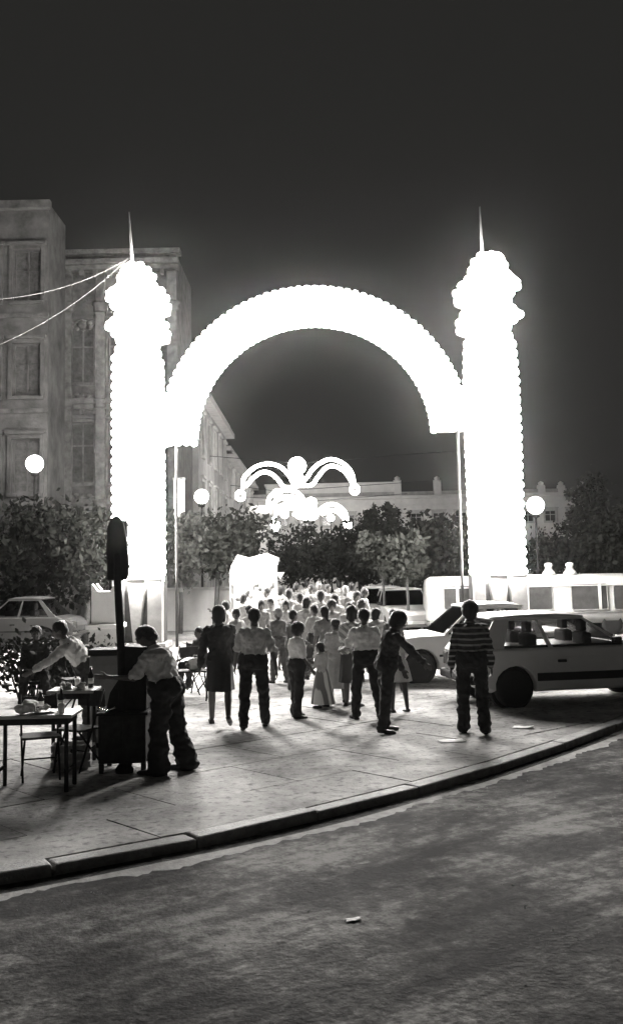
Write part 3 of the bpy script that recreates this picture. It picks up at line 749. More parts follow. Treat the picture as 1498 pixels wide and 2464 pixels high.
    for i in range(nx + 1):
        for j in range(ny + 1):
            u, v_ = i / nx, j / ny * 2 - 1
            x = xr1 - .06 + (xf1 - xr1 + .10) * u
            z = zt + .006 + (roof - zt) * (1 - v_ ** 4) * (1 - (2 * u - 1) ** 6 * .9) + .02 * (1 - (2 * u - 1) ** 2)
            vs_.append(Vector((x, v_ * (tw + .012), z)))
    for i in range(nx):
        for j in range(ny): a = i * (ny + 1) + j; fs.append((a, a + 1, a + ny + 2, a + ny + 1))
    n0 = len(vs_); vs_ += [v - Vector((0, 0, .035)) for v in vs_]
    fs += [tuple(i + n0 for i in f[::-1]) for f in fs]
    edge = [i * (ny + 1) for i in range(nx + 1)] + [nx * (ny + 1) + j for j in range(1, ny + 1)] + [i * (ny + 1) + ny for i in range(nx - 1, -1, -1)] + [j for j in range(ny - 1, 0, -1)]
    for a, b in zip(edge, edge[1:] + edge[:1]): fs.append((a, b, b + n0, a + n0))
    MB().add(vs_, fs, True).build('roof', paint, t)
    # wheels
    ty, ri_ = wheel_meshes(r_)
    for xw in (rw, fw):
        for s in (-1, 1):
            w_ = bpy.data.objects.new('wheel', None); col.objects.link(w_); w_.parent = t; w_.location = (xw, s * (hw - .10), r_); w_.rotation_euler = (0, 0, 0 if s < 0 else math.pi)
            a = bpy.data.objects.new('tyre', ty); b = bpy.data.objects.new('rim', ri_)
            for q in (a, b): col.objects.link(q); q.parent = w_
            MB().lathe([(r_ + .05, -.11), (r_ + .05, .10)], (0, 0, 0), 20, Matrix.Rotation(R(90), 3, 'X')).build('wheel_well', M_BLACK, w_).location = (0, .10, 0)
    # doors, trims, lamps
    for s in (-1, 1):
        for (a, b) in sp['doors']:
            d = MB().prism([(a, s * hw, .33), (b, s * hw, .33), (b, s * hw, belt - .16), (a, s * hw, belt - .16)], (0, s * .006, 0)).build('door', paint, t, .003)
            MB().box((a + .06, s * (hw + .006), belt - .24), (a + .20, s * (hw + .035), belt - .20)).build('handle', M_BLACK, d, .008)
        MB().box((rw + r_ + .08, s * (hw - .05), .39 if sp is HATCH else .47), (fw - r_ - .08, s * (hw + .018), .51)).build('side_trim', M_BLACK, t, .006)
        MB().box((L - .16, s * hw * .62 - .16, .50), (L + .012, s * hw * .62 + .16, .64)).build('headlight', M_LENS, t, .015)
        MB().box((-.012, s * hw * .78 - .12, .56), (.16, s * hw * .78 + .10, .76)).build('tail_light', M_REDL, t, .015)
        MB().box((xf0 - .28, s * (bw + .02), belt + .02), (xf0 - .16, s * (bw + .16), belt + .12)).build('mirror', M_BLACK, t, .02)
        for xs_ in sp['seats']:
            b = MB().box((xs_, s * .36 - .22, .45), (xs_ + .16, s * .36 + .22, belt + .18)).build('seat_back', M_SEAT, t, .05)
            MB().box((xs_ + .02, s * .36 - .12, belt + .19), (xs_ + .12, s * .36 + .12, belt + .36)).build('headrest', M_SEAT, b, .03)
    MB().box((L - .06, -hw + .04, .34), (L + .07, hw - .04, .47)).build('bumper', sp.get('bump', M_BLACK), t, .03)
    MB().box((-.07, -hw + .04, .36), (.08, hw - .04, .49)).build('bumper', sp.get('bump', M_BLACK), t, .03)
    MB().box((L - .03, -hw * .36, .50), (L + .008, hw * .36, .62)).build('grille', M_BLACK, t, .01)
    MB().box((L + .068, -.26, .36), (L + .075, .26, .46)).build('number_plate', M_WHITE, t)
    MB().box((.35, -hw + .1, .24), (L - .35, hw - .1, .40)).build('floor_pan', M_BLACK, t)
    return t
HATCH = dict(L=3.85, W=1.62, belt=.90, roof=1.37, rw=.62, fw=3.06, tail=[(.02, .80)], nose=[(3.2, .86), (3.70, .76), (3.82, .70)], rg=.10, rt=.42, wb=2.50, wt=1.80,
             pillars=[(.10, .50), (1.20, 1.28), (2.42, 2.50)], doors=[(1.26, 2.44)], seats=[.95, 1.85])
SALOON = dict(L=3.95, W=1.58, belt=.88, roof=1.40, rw=.80, fw=3.10, tail=[(.02, .82), (.10, .88)], nose=[(3.1, .87), (3.6, .80), (3.9, .72)], rg=.72, rt=1.10, wb=2.62, wt=2.05,
              pillars=[(.72, .86), (1.62, 1.70), (2.54, 2.62)], doors=[(1.68, 2.50), (1.20, 1.62)], seats=[1.2, 1.95], bump=M_CHROME)
BEETLE = dict(L=4.0, W=1.58, belt=.90, roof=1.44, rw=.85, fw=3.2, tail=[(.03, .72), (.25, .84)], nose=[(3.1, .88), (3.6, .80), (3.92, .68)], rg=.55, rt=1.05, wb=2.55, wt=1.95,
              pillars=[(.55, .75), (1.60, 1.68), (2.47, 2.55)], doors=[(1.66, 2.48)], seats=[1.2, 1.95], bump=M_CHROME)
def car_loc(wx, wy, yaw, sp, side, wheel):    # put the near wheel's contact patch at a traced point
    p = onground(wx, wy); q = Matrix.Rotation(yaw, 3, 'Z') @ Vector((sp[wheel], side * (sp['W'] / 2 - .05), 0)); return p - q
ya = R(10)
car('hatchback_car', 'grey hatchback car parked at the kerb behind the person in the striped shirt', 'car', car_loc(1236, 1704, ya, HATCH, -1, 'rw'), ya, car_paint('grey_paint', .68, .30), HATCH)
ya = R(180 + 8)
car('saloon_car', 'white saloon car with bright hubcaps standing behind the grey hatchback', 'car', car_loc(1010, 1644, ya, SALOON, 1, 'fw'), ya, car_paint('white_car_paint', .84, .4), SALOON)
for i, (x, y, yw, pc, lb, sp) in enumerate(((905, 1527, 262, .35, 'grey car parked nose-out between the crowd and the slim tree', BEETLE), (1000, 1531, 276, .5, 'paler car parked nose-out beside the minibus tail', SALOON))):
    yw = R(yw); p = onground(x, y); q = Matrix.Rotation(yw, 3, 'Z') @ Vector((sp['L'], 0, 0))
    car('parked_car', lb, 'car', p - q, yw, car_paint('far_paint_%d' % i, pc), sp)
yw = R(176); p = onground(178, 1560); q = Matrix.Rotation(yw, 3, 'Z') @ Vector((0, BEETLE['W'] / 2, 0))
car('parked_car', 'grey rounded car parked under the dark tree by the snack tables', 'car', p - q, yw, car_paint('pale_paint', .06, .6), BEETLE)

# minibus
YV = 30.9
va, vb = onplane(1031, 1450, YV), onplane(1560, 1450, YV)
vz = onplane(1250, 1386, YV).z; LV = vb.x - va.x
vn = thing('minibus', 'long white minibus with rounded windows behind the light tower', 'minibus', (va.x, YV, 0))
M_VAN = car_paint('van_white', .78, .35)
WV = 1.75
def vsec(x, sy, sz, dz=0):
    pr = [(.02, .34), (0, .6), (.015, 1.0), (.05, 1.4), (.10, vz - .16), (.22, vz - .04), (.5, vz), (WV / 2, vz + .02)]
    pr = pr + [(WV - a, b) for a, b in pr[-2::-1]]
    return [Vector((x, WV / 2 + (a - WV / 2) * sy, .34 + (b - .34) * sz + dz)) for a, b in pr]
MB().rings([vsec(0.0, .86, .86), vsec(.04, .95, .95), vsec(.16, 1, 1), vsec(LV * .5, 1, 1.005), vsec(LV - .3, 1, .99), vsec(LV - .05, .95, .80), vsec(LV, .88, .6)], True, True).build('body', M_VAN, vn)
def vwin(x0p, x1p, y0p, y1p, mull=None, name='side_window', curtain=True):
    a = onplane(x0p, y0p, YV); b = onplane(x1p, y1p, YV); x0, x1, z1_, z0 = a.x - va.x, b.x - va.x, a.z, b.z
    def ys(z): f = (z - z0) / (z1_ - z0); return -.015 + .05 * f
    r_ = .07; pts = []
    for cxx, czz, a0 in ((x1 - r_, z1_ - r_, 0), (x0 + r_, z1_ - r_, 90), (x0 + r_, z0 + r_, 180), (x1 - r_, z0 + r_, 270)):
        for k in range(4): q = R(a0 + 30 * k); xx, zz = cxx + r_ * math.cos(q), czz + r_ * math.sin(q); pts.append(Vector((xx, ys(zz) - .012, zz)))
    wn = MB().prism(pts, (0, .008, 0)).build(name, mat('tinted_pane', .07, rough=.1, var=.3, scale=3, bump=0), vn)
    MB().tube(pts, .018, 6, close=True).build('window_seal', mat('pale_seal', .4), wn)
    if mull: 
        xm = onplane(mull, 1440, YV).x - va.x; MB().box((xm - .04, ys(z0) - .03, z0 + .01), (xm + .04, ys(z1_) + .01, z1_ - .01)).build('mullion', M_VAN, wn)
vwin(1066, 1132, 1411, 1466, 1100); vwin(1242, 1330, 1409, 1467, 1268); vwin(1372, 1462, 1406, 1466, 1442, 'door_window'); vwin(1474, 1530, 1408, 1466, None, 'door_window'); vwin(1150, 1222, 1411, 1466, 1186)
MB().box((.1, .0, vz - .33), (LV - .5, .06, vz - .30)).build('rain_gutter', M_VAN, vn, .008)
MB().box((.3, -.02, .62), (LV - .3, .03, .66)).build('side_trim', M_FRAME, vn, .006)
MB().box((-.06, .1, .36), (.1, WV - .1, .5)).build('bumper', M_CHROME, vn, .03)
for xx in (1.0, LV - 1.1):
    for yy, rz_ in ((.10, 0), (WV - .10, math.pi)):
        w_ = bpy.data.objects.new('wheel', None); col.objects.link(w_); w_.parent = vn; w_.location = (xx, yy, .32); w_.rotation_euler = (0, 0, rz_)
        for nm, me in zip(('tyre', 'rim'), wheel_meshes(.32)):
            q = bpy.data.objects.new(nm, me); col.objects.link(q); q.parent = w_
for xp in (1329, 1381):
    xx = onplane(xp, 1380, YV).x - va.x
    MB().lathe([(.22, 0), (.18, .1), (.11, .18), (.10, .26), (.13, .29), (.11, .36), (.04, .38)], (xx, .55, vz - .01), 14).build('roof_vent', M_WHITE, vn)

# ------------------------------------------------------------------ traffic signal seen from behind, on a leaning pole
YS = 11.6
sa, sb = onplane(281, 1252, YS), onplane(292, 1560, YS)
sbx = onplane(300, 1800, YS).x
ts = thing('traffic_signal', 'dark traffic signal seen from behind on a leaning pole above the snack cart', 'traffic signal', (sbx, YS, 0))
tp_ = onplane(283, 1396, YS) - Vector((sbx, YS, 0))
MB().tube([(0, 0, 0), sb - Vector((sbx, YS, 0)), tp_, (tp_.x - .005, 0, tp_.z + .3)], [.05, .046, .042, .036], 12).build('pole', M_DARK, ts)
MB().lathe([(.10, 0), (.10, .04), (.06, .10)], (0, 0, 0), 12).build('pole_foot', M_DARK, ts)
k = px(YS); zb_, zt_ = tp_.z, (sa.z - 0) + .05
hx = onplane(281, 1320, YS).x - sbx
hgt = zt_ - zb_
prof = [(-24, 1396), (-26, 1330), (-24, 1270), (-16, 1246), (2, 1240), (14, 1256), (20, 1290), (26, 1340), (27, 1382), (20, 1397)]
MB().prism([Vector((hx + a / k, .02, onplane(281, y, YS).z)) for a, y in prof], (0, .09, 0)).build('backing_board', M_DARK, ts, .015)
for i in range(3):
    z = zb_ + hgt * (.18 + .31 * i)
    hs = MB().box((hx - .085, .112, z - hgt * .14), (hx + .085, .26, z + hgt * .14)).build('signal_housing', M_DARK, ts, .02)
    MB().lathe([(.07, 0), (.07, .03)], (hx, .29, z), 14, Matrix.Rotation(R(90), 3, 'X')).build('lens', M_PANE, hs)
    MB().tube([Vector((hx + math.cos(R(a)) * .085, .36, z + math.sin(R(a)) * .085)) for a in range(0, 181, 20)], .012, 6).build('visor', M_DARK, hs)

# ------------------------------------------------------------------ snack cart and grey cabinet
YK = onground(300, 1862).y
kk = px(YK); kb = onground(292, 1862)
ct = thing('snack_cart', 'dark vendor cart with a sloping hood beside the man bending over it', 'cart', kb)
def kz(y): return onplane(292, y, YK).z
def kx(x, y=1700): return onplane(x, y, YK).x - kb.x
x0, x1 = kx(236), kx(350)
MB().box((x0, 0, kz(1838)), (x1, .55, kz(1722))).build('cabinet', M_WOOD, ct, .012)
for xx in (x0 + .03, (x0 + x1) / 2, x1 - .03):
    for yy in (.04, .5): MB().box((xx - .025, yy - .025, 0), (xx + .025, yy + .025, kz(1838) - .002)).build('leg', M_WOOD, ct)
MB().box((x0 - .02, -.04, kz(1722) + .003), (x1 + .03, .6, kz(1714))).build('counter_top', M_DARK, ct, .006)
MB().prism([(kx(252), .05, kz(1712)), (kx(350), .05, kz(1712)), (kx(352), .05, kz(1560)), (kx(292), .05, kz(1556)), (kx(286), .05, kz(1632)), (kx(262), .05, kz(1668))], (0, .45, 0)).build('hood', M_DARK, ct, .012)
MB().box((x0 + .04, -.012, kz(1830)), ((x0 + x1) / 2 - .01, -.002, kz(1730))).build('door', M_WOOD, ct, .004)
MB().box(((x0 + x1) / 2 + .01, -.012, kz(1830)), (x1 - .04, -.002, kz(1730))).build('door', M_WOOD, ct, .004)
MB().tube([(kx(238, 1714), -.1, kz(1700)), (kx(258), -.1, kz(1708)), (kx(282), -.1, kz(1698))], .012, 8).build('push_handle', M_CHROME, ct)
gp = onground(256, 1800); YG = gp.y; kg = px(YG)
gc = thing('metal_cabinet', 'plain grey metal cabinet standing behind the snack cart', 'cabinet', gp)
gz = lambda y: onplane(256, y, YG).z
MB().box((-.21, 0, .06), (.23, .4, gz(1578))).build('case', M_GREYM, gc, .012)
MB().box((-.23, -.02, gz(1578) + .003), (.25, .42, gz(1563))).build('lid', M_DARK, gc, .01)
MB().box((-.17, -.012, .15), (.19, -.002, gz(1600))).build('door', M_GREYM, gc, .004)
MB().box((-.2, .02, 0), (.22, .38, .058)).build('plinth', M_DARK, gc)

# ------------------------------------------------------------------ snack tables, stools, crockery
M_TOP = mat('white_table_top', .55, rough=.4, var=.12, scale=6)
def table(label, x, y, Y, w_, d_, group=None):
    c = onplane(x, y, Y); t = thing('snack_table', label, 'table', (c.x, Y, 0), 0, group); z = c.z
    MB().box((-w_ / 2, 0, z - .035), (w_ / 2, d_, z)).build('table_top', M_TOP, t, .01)
    MB().box((-w_ / 2 + .05, .04, z - .10), (w_ / 2 - .05, d_ - .04, z - .038)).build('apron', M_WOOD, t)
    for sx in (-1, 1):
        for yy in (.07, d_ - .07): MB().tube([(sx * (w_ / 2 - .07), yy, 0), (sx * (w_ / 2 - .07), yy, z - .10)], .022, 8).build('leg', M_WOOD, t)
        MB().box((sx * (w_ / 2 - .07) - .012, .09, .18), (sx * (w_ / 2 - .07) + .012, d_ - .09, .21)).build('stretcher', M_WOOD, t)
    return c.x, Y, z
def stool(label, x, y, Y, r_=.15, mm=None):
    c = onplane(x, y, Y); t = thing('round_stool', label, 'stool', (c.x, Y, 0), 0, 'stools at the snack tables')
    MB().lathe([(.02, -.035), (r_ * .92, -.035), (r_, -.02), (r_, -.006), (r_ * .9, 0), (.02, 0)], (0, 0, c.z), 18).build('seat', mm or M_TOP, t)
    for a in (45, 135, 225, 315):
        q = Vector((math.cos(R(a)), math.sin(R(a)), 0)); MB().tube([q * r_ * .65 + Vector((0, 0, c.z - .036)), q * r_ * 1.0], .014, 7).build('leg', M_WOOD, t)
    MB().tube([Vector((math.cos(R(a)) * r_ * .86, math.sin(R(a)) * r_ * .86, c.z * .42)) for a in range(0, 360, 30)], .008, 6, close=True).build('foot_ring', M_DARK, t)
    return c
t1 = table('white-topped snack table with a heaped dish, next to two folding chairs', 70, 1722, 10.6, .86, .5)
t2 = table('narrower white-topped snack table in front of the vendor in white', 168, 1662, 12.0, .54, .45)
def plate(label, x, y, z, food=True, r_=.11):
    t = thing('plate', label, 'plate', (x, y, z))
    MB().lathe([(.03, .001), (r_ * .6, .004), (r_, .018), (r_, .022), (r_ * .6, .010), (.02, .008)], (0, 0, 0), 20).build('dish', M_WHITE, t)
    if food:
        mb = MB(); rn = random.Random(x)
        for i in range(16): mb.ell((rn.uniform(-.5, .5) * r_, rn.uniform(-.5, .5) * r_, .02 + rn.uniform(0, .05)), .025, .02, .016, None, 8, 5)
        mb.build('food', mat('pale_food', .55, var=.3, scale=30), t)
def bottle(label, x, y, z, h=.24, m=None, group=None):
    t = thing('bottle', label, 'bottle', (x, y, z), 0, group); r_ = .032
    MB().lathe([(r_ * .9, 0), (r_, .01), (r_, h * .58), (r_ * .4, h * .76), (r_ * .36, h * .94)], (0, 0, 0), 14).build('glass_body', m or M_PANE, t)
    MB().lathe([(r_ * .42, h * .942), (r_ * .42, h)], (0, 0, 0), 12).build('cap', M_WHITE, t)
    MB().lathe([(r_ * 1.02, h * .2), (r_ * 1.02, h * .45)], (0, 0, 0), 14).build('paper_band', M_CANVAS, t)
def cup(label, x, y, z, h=.10):
    t = thing('cup', label, 'cup', (x, y, z))
    MB().lathe([(.026, 0), (.036, h), (.033, h), (.024, .006)], (0, 0, 0), 14).build('cup_wall', M_WHITE, t)
    MB().lathe([(.030, h * .7), (.001, h * .702)], (0, 0, 0), 14, cap=False).build('drink', M_PANE, t)
X, Y_, Z_ = t1
plate('heaped white dish of food on the wider snack table', X + .08, Y_ + .2, Z_, True, .14)
bottle('dark bottle with a paper band on the wider snack table', X + .24, Y_ + .34, Z_)
bottle('short bottle behind the heaped dish on the wider snack table', X + .01, Y_ + .42, Z_, .2)
cup('white paper cup near the front edge of the wider snack table', X + .3, Y_ + .12, Z_)
bundle = thing('cloth_bundle', 'crumpled white cloth bundle lying on the wider snack table', 'cloth', (X - .06, Y_ + .12, Z_))
mb = MB(); rn = random.Random(4)
for i in range(9): mb.ell((rn.uniform(-.06, .06), rn.uniform(-.05, .05), .03 + rn.uniform(0, .08)), .06, .05, .04, None, 10, 6)
bake(mb, .012, M_CANVAS, 'cloth', bundle, 2, .03, .05)
X, Y_, Z_ = t2
plate('white plate of food on the narrower snack table', X - .08, Y_ + .16, Z_, True, .10)
plate('small plate beside the bottle on the narrower snack table', X + .10, Y_ + .12, Z_, True, .08)
bottle('dark bottle standing on the narrower snack table', X + .18, Y_ + .28, Z_)
cup('white cup on the narrower snack table', X + .02, Y_ + .3, Z_)
# crate under the tables
cr = onground(165, 1858); t = thing('slatted_crate', 'pale slatted crate on the ground beside the snack cart', 'crate', (cr.x, cr.y + .1, 0), R(8))
for z in (.03, .12, .21):
    for (a, b) in (((-.2, 0, z), (.2, .015, z + .06)), ((-.2, .27, z), (.2, .285, z + .06)), ((-.215, .0, z), (-.2, .285, z + .06)), ((.2, 0, z), (.215, .285, z + .06))): MB().box(a, b).build('slat', mat('pale_wood', .35, var=.3, scale=12), t)
for sx in (-.19, .17):
    for yy in (.016, .25): MB().box((sx, yy, 0), (sx + .02, yy + .018, .27)).build('corner_post', mat('pale_wood', .35), t)
MB().box((-.19, .02, .012), (.19, .265, .026)).build('bottom', mat('pale_wood', .35), t)
# folding table with bag, chairs, behind the couple
def chair(label, x, y, rz):
    p = onground(x, y); t = thing('folding_chair', label, 'chair', p, R(rz), 'folding chairs by the small table')
    MB().box((-.2, -.19, .43), (.2, .19, .455)).build('seat', M_WOOD, t, .008)
    MB().box((-.2, -.215, .66), (.2, -.195, .84)).build('backrest', M_WOOD, t, .008)
    for sx in (-.19, .19):
        MB().tube([(sx, .2, 0), (sx, -.2, .86)], .012, 7).build('leg', M_DARK, t); MB().tube([(sx * .9, -.22, 0), (sx * .9, .18, .43)], .012, 7).build('leg', M_DARK, t)
    MB().tube([(-.17, .1, .22), (.17, .1, .22)], .009, 6).build('stretcher', M_DARK, t)
chair('dark folding chair between the bending man and the small table', 447, 1672, 30); chair('dark folding chair nearer the woman in the dark dress', 487, 1660, -50)
p = onground(462, 1690); ft = thing('small_table', 'small dark folding table carrying a white bag', 'table', (p.x, p.y + .3, 0))
zt_ = onplane(462, 1612, p.y + .3).z
MB().box((-.25, -.2, zt_ - .03), (.25, .2, zt_)).build('table_top', M_WOOD, ft, .008)
for sx in (-1, 1):
    MB().tube([(sx * .22, -.18, 0), (sx * .22, .18, zt_ - .03)], .013, 7).build('leg', M_DARK, ft); MB().tube([(sx * .2, .18, 0), (sx * .2, -.18, zt_ - .03)], .013, 7).build('leg', M_DARK, ft)
bg_ = thing('white_bag', 'white carrier bag standing on the small folding table', 'bag', (p.x + .03, p.y + .3, zt_))
mb = MB().box((-.10, -.05, .003), (.10, .05, .16)); mb.ell((0, 0, .14), .11, .06, .06); bake(mb, .012, M_CANVAS, 'bag_body', bg_, 4, .03, .06)
for yy in (-.03, .03): MB().tube([(-.05, yy, .17), (-.03, yy, .24), (.03, yy, .24), (.05, yy, .17)], .006, 6).build('handle', M_CANVAS, bg_)

# ------------------------------------------------------------------ lit stall among the crowd
YO = 31.0
c = onplane(610, 1345, YO); ko = px(YO)
st = thing('lit_stall', 'white canvas stall glowing with bare bulbs behind the couple', 'stall', (c.x, YO, 0))
hw_ = 54 / ko; ze = onplane(610, 1368, YO).z; zp = onplane(610, 1338, YO).z
MB().prism([(-hw_, -.6, ze), (-hw_ * .55, -.45, zp), (hw_ * .9, -.45, zp - .05), (hw_ * 1.15, -.6, ze + .14), (hw_ * 1.0, .9, ze), (-hw_, .9, ze)], (0, 0, .02)) if False else None
rs = []
for yy, dz in ((-.75, -.10), (-.4, .02), (.1, .08), (.8, .0)):
    rs.append([Vector((x_ * hw_, yy, z_ + dz)) for x_, z_ in ((-1.0, ze), (-.72, zp - .02), (-.2, zp - .12), (.2, zp - .05), (.62, zp), (1.12, ze + .22), (1.12, ze + .19), (.6, zp - .03), (.2, zp - .08), (-.2, zp - .15), (-.70, zp - .05), (-.97, ze - .03))])
MB().rings(rs, True, True).build('canopy', M_CANVAS, st)
for k_ in range(6):
    x_ = -hw_ + k_ * hw_ * .4
    MB().prism([(x_, -.76, ze - .12), (x_ + hw_ * .4, -.76, ze - .12), (x_ + hw_ * .2, -.76, ze - .34)], (0, .012, 0)).build('valance_flag', M_CANVAS, st)
MB().box((-hw_, .75, .02), (hw_, .78, zp - .10)).build('back_sheet', M_CANVAS, st)
for k_ in range(14):       # toys and bags hung along the front rail
    rn = random.Random(k_); x_ = -hw_ * .9 + k_ * hw_ * .135; zz = ze - .35 - rn.uniform(0, .55)
    MB().ell((x_, -.66, zz), rn.uniform(.04, .09), .05, rn.uniform(.06, .14), None, 10, 6).tube([(x_, -.66, zz + .05), (x_, -.66, ze - .1)], .005, 5).build('hanging_toy', cloth_m(rn.choice((.1, .3, .6, .8))), st)
MB().box((-hw_ + .04, -.62, .02), (hw_, -.2, .95)).build('counter', M_CANVAS, st, .02)
for x_ in (-hw_ + .02, hw_ - .02):
    for yy in (-.68, .72): MB().tube([(x_, yy, 0), (x_, yy, ze - .06)], .025, 8).build('pole', M_FRAME, st)
for k_ in range(8):
    q = bpy.data.objects.new('bulb', BULB_S); col.objects.link(q); q.parent = st; q.location = (-hw_ * .85 + k_ * hw_ * .24, -.70 + .4 * (k_ % 2), ze - .08 - .2 * (k_ % 3)); q.scale = (.8, .8, .8)

# ------------------------------------------------------------------ paper litter
for i, (x, y, s_, lb) in enumerate(((1256, 1752, .13, 'curled white paper on the pavement beyond the feet of the striped-shirt person'), (1086, 1784, .16, 'flat pale paper sheet on the pavement, near the striped-shirt person'), (1182, 1690, .05, 'small white paper ball at the heels of the striped-shirt person'),
        (155, 1895, .08, 'scrap of white paper on the pavement by the snack tables'), (850, 2215, .05, 'torn pale paper scrap lying on the dark road'))):
    g = onground(x, y, ZR if y > 2050 else 0); rn = random.Random(i); vs_ = []; n_ = 5
    for a in range(n_):
        for b in range(n_): u, v_ = a / (n_ - 1) - .5, b / (n_ - 1) - .5; vs_.append(Vector((u * s_ * 2 + rn.uniform(-.01, .01), v_ * s_ * 1.3 + rn.uniform(-.01, .01), .004 + s_ * .6 * max(0, u * 1.6 - .3) * (.4 if i != 1 else .1) + rn.uniform(0, .008))))
    o = MB().add(vs_, [(a * n_ + b, a * n_ + b + 1, (a + 1) * n_ + b + 1, (a + 1) * n_ + b) for a in range(n_ - 1) for b in range(n_ - 1)], True).build('paper_scrap', M_CANVAS if i < 3 else mat('dirty_paper', .35, var=.4, scale=20))
    o.location = g; o.rotation_euler = (0, 0, rn.uniform(-.5, .5)); sm = o.modifiers.new('thick', 'SOLIDIFY'); sm.thickness = .003; tag(o, lb, 'paper')

# ------------------------------------------------------------------ people
M_HAIR = mat('dark_hair', .012, rough=.55, var=.4, scale=30, bump=.6)
M_SHOE = mat('dark_shoe', .03, rough=.45, var=.2)
TS = [(-.07, .125, .10), (0, .165, .118), (.10, .155, .108), (.14, .149, .105), (.20, .142, .102), (.32, .160, .110), (.42, .178, .108), (.475, .150, .09), (.50, .085, .07)]
def person(label, foot, height, yaw, lean=4, head=(0, 0), arms=((8, 8, 15), (8, 8, 15)), legs=((6, 4, 4), (-6, 4, 8)), top=('shirt', .6), bottom=('trousers', .03), hair='short', skin=.16, voxel=.013,
           seat=None, female=False, sleeves='short', flare=.0, group=None, top_mat=None, bottom_mat=None, hem=None, eyes=False, side=0, girth=1.07, shoes=True, name='person'):
    s = height / 1.70
    t = thing(name, label, 'person', foot, R(yaw), group)
    V = Vector
    le = R(lean); sd = R(side); up = V((math.sin(sd), math.sin(le) * math.cos(sd), math.cos(le) * math.cos(sd))).normalized(); fw = V((0, math.cos(le), -math.sin(le))); rt = up.cross(V((0, 1, 0))).normalized() if abs(up.y) < .95 else V((1, 0, 0)); rt = V((1, 0, 0)) - up * up.x; rt.normalize(); fw = up.cross(rt)
    J = {}
    hip = V((0, 0, 0)); nk = hip + up * .52
    J['hd'] = head
    lo = []
    for i, sg in enumerate((-1, 1)):
        f, o_, kn = legs[i]; h0 = V((sg * .095, 0, -.02)); a = R(f); b = R(f - kn); o2 = R(o_)
        k1 = h0 + V((sg * math.sin(o2), math.sin(a) * math.cos(o2), -math.cos(a) * math.cos(o2))) * .43
        an = k1 + V((sg * math.sin(o2) * .4, math.sin(b), -math.cos(b))) * .41
        J['leg%d' % i] = (h0, k1, an); lo.append(an.z)
    for i, sg in enumerate((-1, 1)):
        f, o_, eb = arms[i][:3]; inn_ = arms[i][3] if len(arms[i]) > 3 else .5; s0 = hip + up * .44 + rt * sg * .165; a = R(f); o2 = R(o_); b = R(f + eb)
        e1 = s0 + V((sg * math.sin(o2), math.sin(a) * math.cos(o2), -math.cos(a) * math.cos(o2))) * .285
        wr = e1 + V((sg * math.sin(o2) * inn_, math.sin(b), -math.cos(b))).normalized() * .245
        J['arm%d' % i] = (s0, e1, wr)
    base = -min(lo) + .075
    if seat is not None: base = seat / s + .10
    off = V((0, 0, base))
    T = lambda p: (p + off) * s
    def tor(mb, grow=0, t0=-.07, t1=.5, n=16):
        rs_ = []
        for tt, a, b in TS:
            if tt < t0 - 1e-6 or tt > t1 + 1e-6: continue
            if female and .05 < tt < .25: a *= .88
            if female and tt <= .02: a *= 1.05
            c_ = hip + up * tt + (fw * -.012 if tt > .3 else V())
            rs_.append([T(c_ + rt * (a + grow) * math.cos(q) + fw * (b + grow) * math.sin(q)) for q in [2 * math.pi * k_ / n for k_ in range(n)]])
        mb.rings(rs_)
    # --- body: one continuous surface
    mb = MB(); tor(mb)
    for i, sg in enumerate((-1, 1)):
        h0, k1, an = J['leg%d' % i]; mb.capsule(T(h0), .088 * s, T(k1), .056 * s); mb.capsule(T(k1), .056 * s, T(k1.lerp(an, .35)), .055 * s); mb.capsule(T(k1.lerp(an, .3)), .055 * s, T(an), .036 * s)
        mb.capsule(T(an + V((0, -.03, -.035))), .034 * s, T(an + V((sg * .02, .14, -.05))), .024 * s)
        s0, e1, wr = J['arm%d' % i]; mb.capsule(T(s0), .055 * s, T(e1), .040 * s); mb.capsule(T(e1), .040 * s, T(wr), .027 * s)
        d = (wr - e1).normalized(); pn = V((sg, 0, 0)) - d * d.x * sg; pn.normalize(); ac = d.cross(pn)   # palm normal points outwards
        pc = wr + d * .055; mb.capsule(T(wr + d * .015), .028 * s, T(wr + d * .075), .034 * s, flat=.5, fu=ac)
        for q in range(4):
            fr = wr + d * .085 + ac * (.028 - .0187 * q); L1 = (.038, .044, .040, .030)[q]; in_ = -pn
            kq = fr + d * L1 + in_ * .010; tq = kq + (d * .75 + in_ * .65).normalized() * L1 * .9
            mb.capsule(T(fr), .0095 * s, T(kq), .009 * s, 7); mb.capsule(T(kq), .009 * s, T(tq), .008 * s, 7)
        th = wr + d * .03 + ac * .03; mb.capsule(T(th), .013 * s, T(th + d * .035 + ac * .025 - pn * .012), .011 * s, 7); mb.capsule(T(th + d * .035 + ac * .025 - pn * .012), .011 * s, T(th + d * .068 + ac * .028 - pn * .024), .009 * s, 7)
    hp_, hy_ = R(head[0]), R(head[1])
    nb = hip + up * .485
    hu = (Matrix.Rotation(-hp_ * .6, 3, 'X') @ V((0, 0, 1))); nt_ = nb + (up * .45 + hu * .55).normalized() * .10
    HM = Matrix.Rotation(hy_, 3, 'Z') @ Matrix.Rotation(-hp_, 3, 'X')
    mb.capsule(T(nb - up * .03), .062 * s, T(nt_), .052 * s)
    hc = nt_ + HM @ V((0, .012, .085))
    H_ = lambda x, y, z: T(hc + HM @ V((x, y, z)))
    mb.ell(H_(0, -.012, .02), .074 * s, .092 * s, .096 * s, HM); mb.ell(H_(0, .022, -.045), .055 * s, .066 * s, .068 * s, HM)
    mb.capsule(H_(0, .085, .012), .010 * s, H_(0, .104, -.022), .014 * s, 8)          # nose
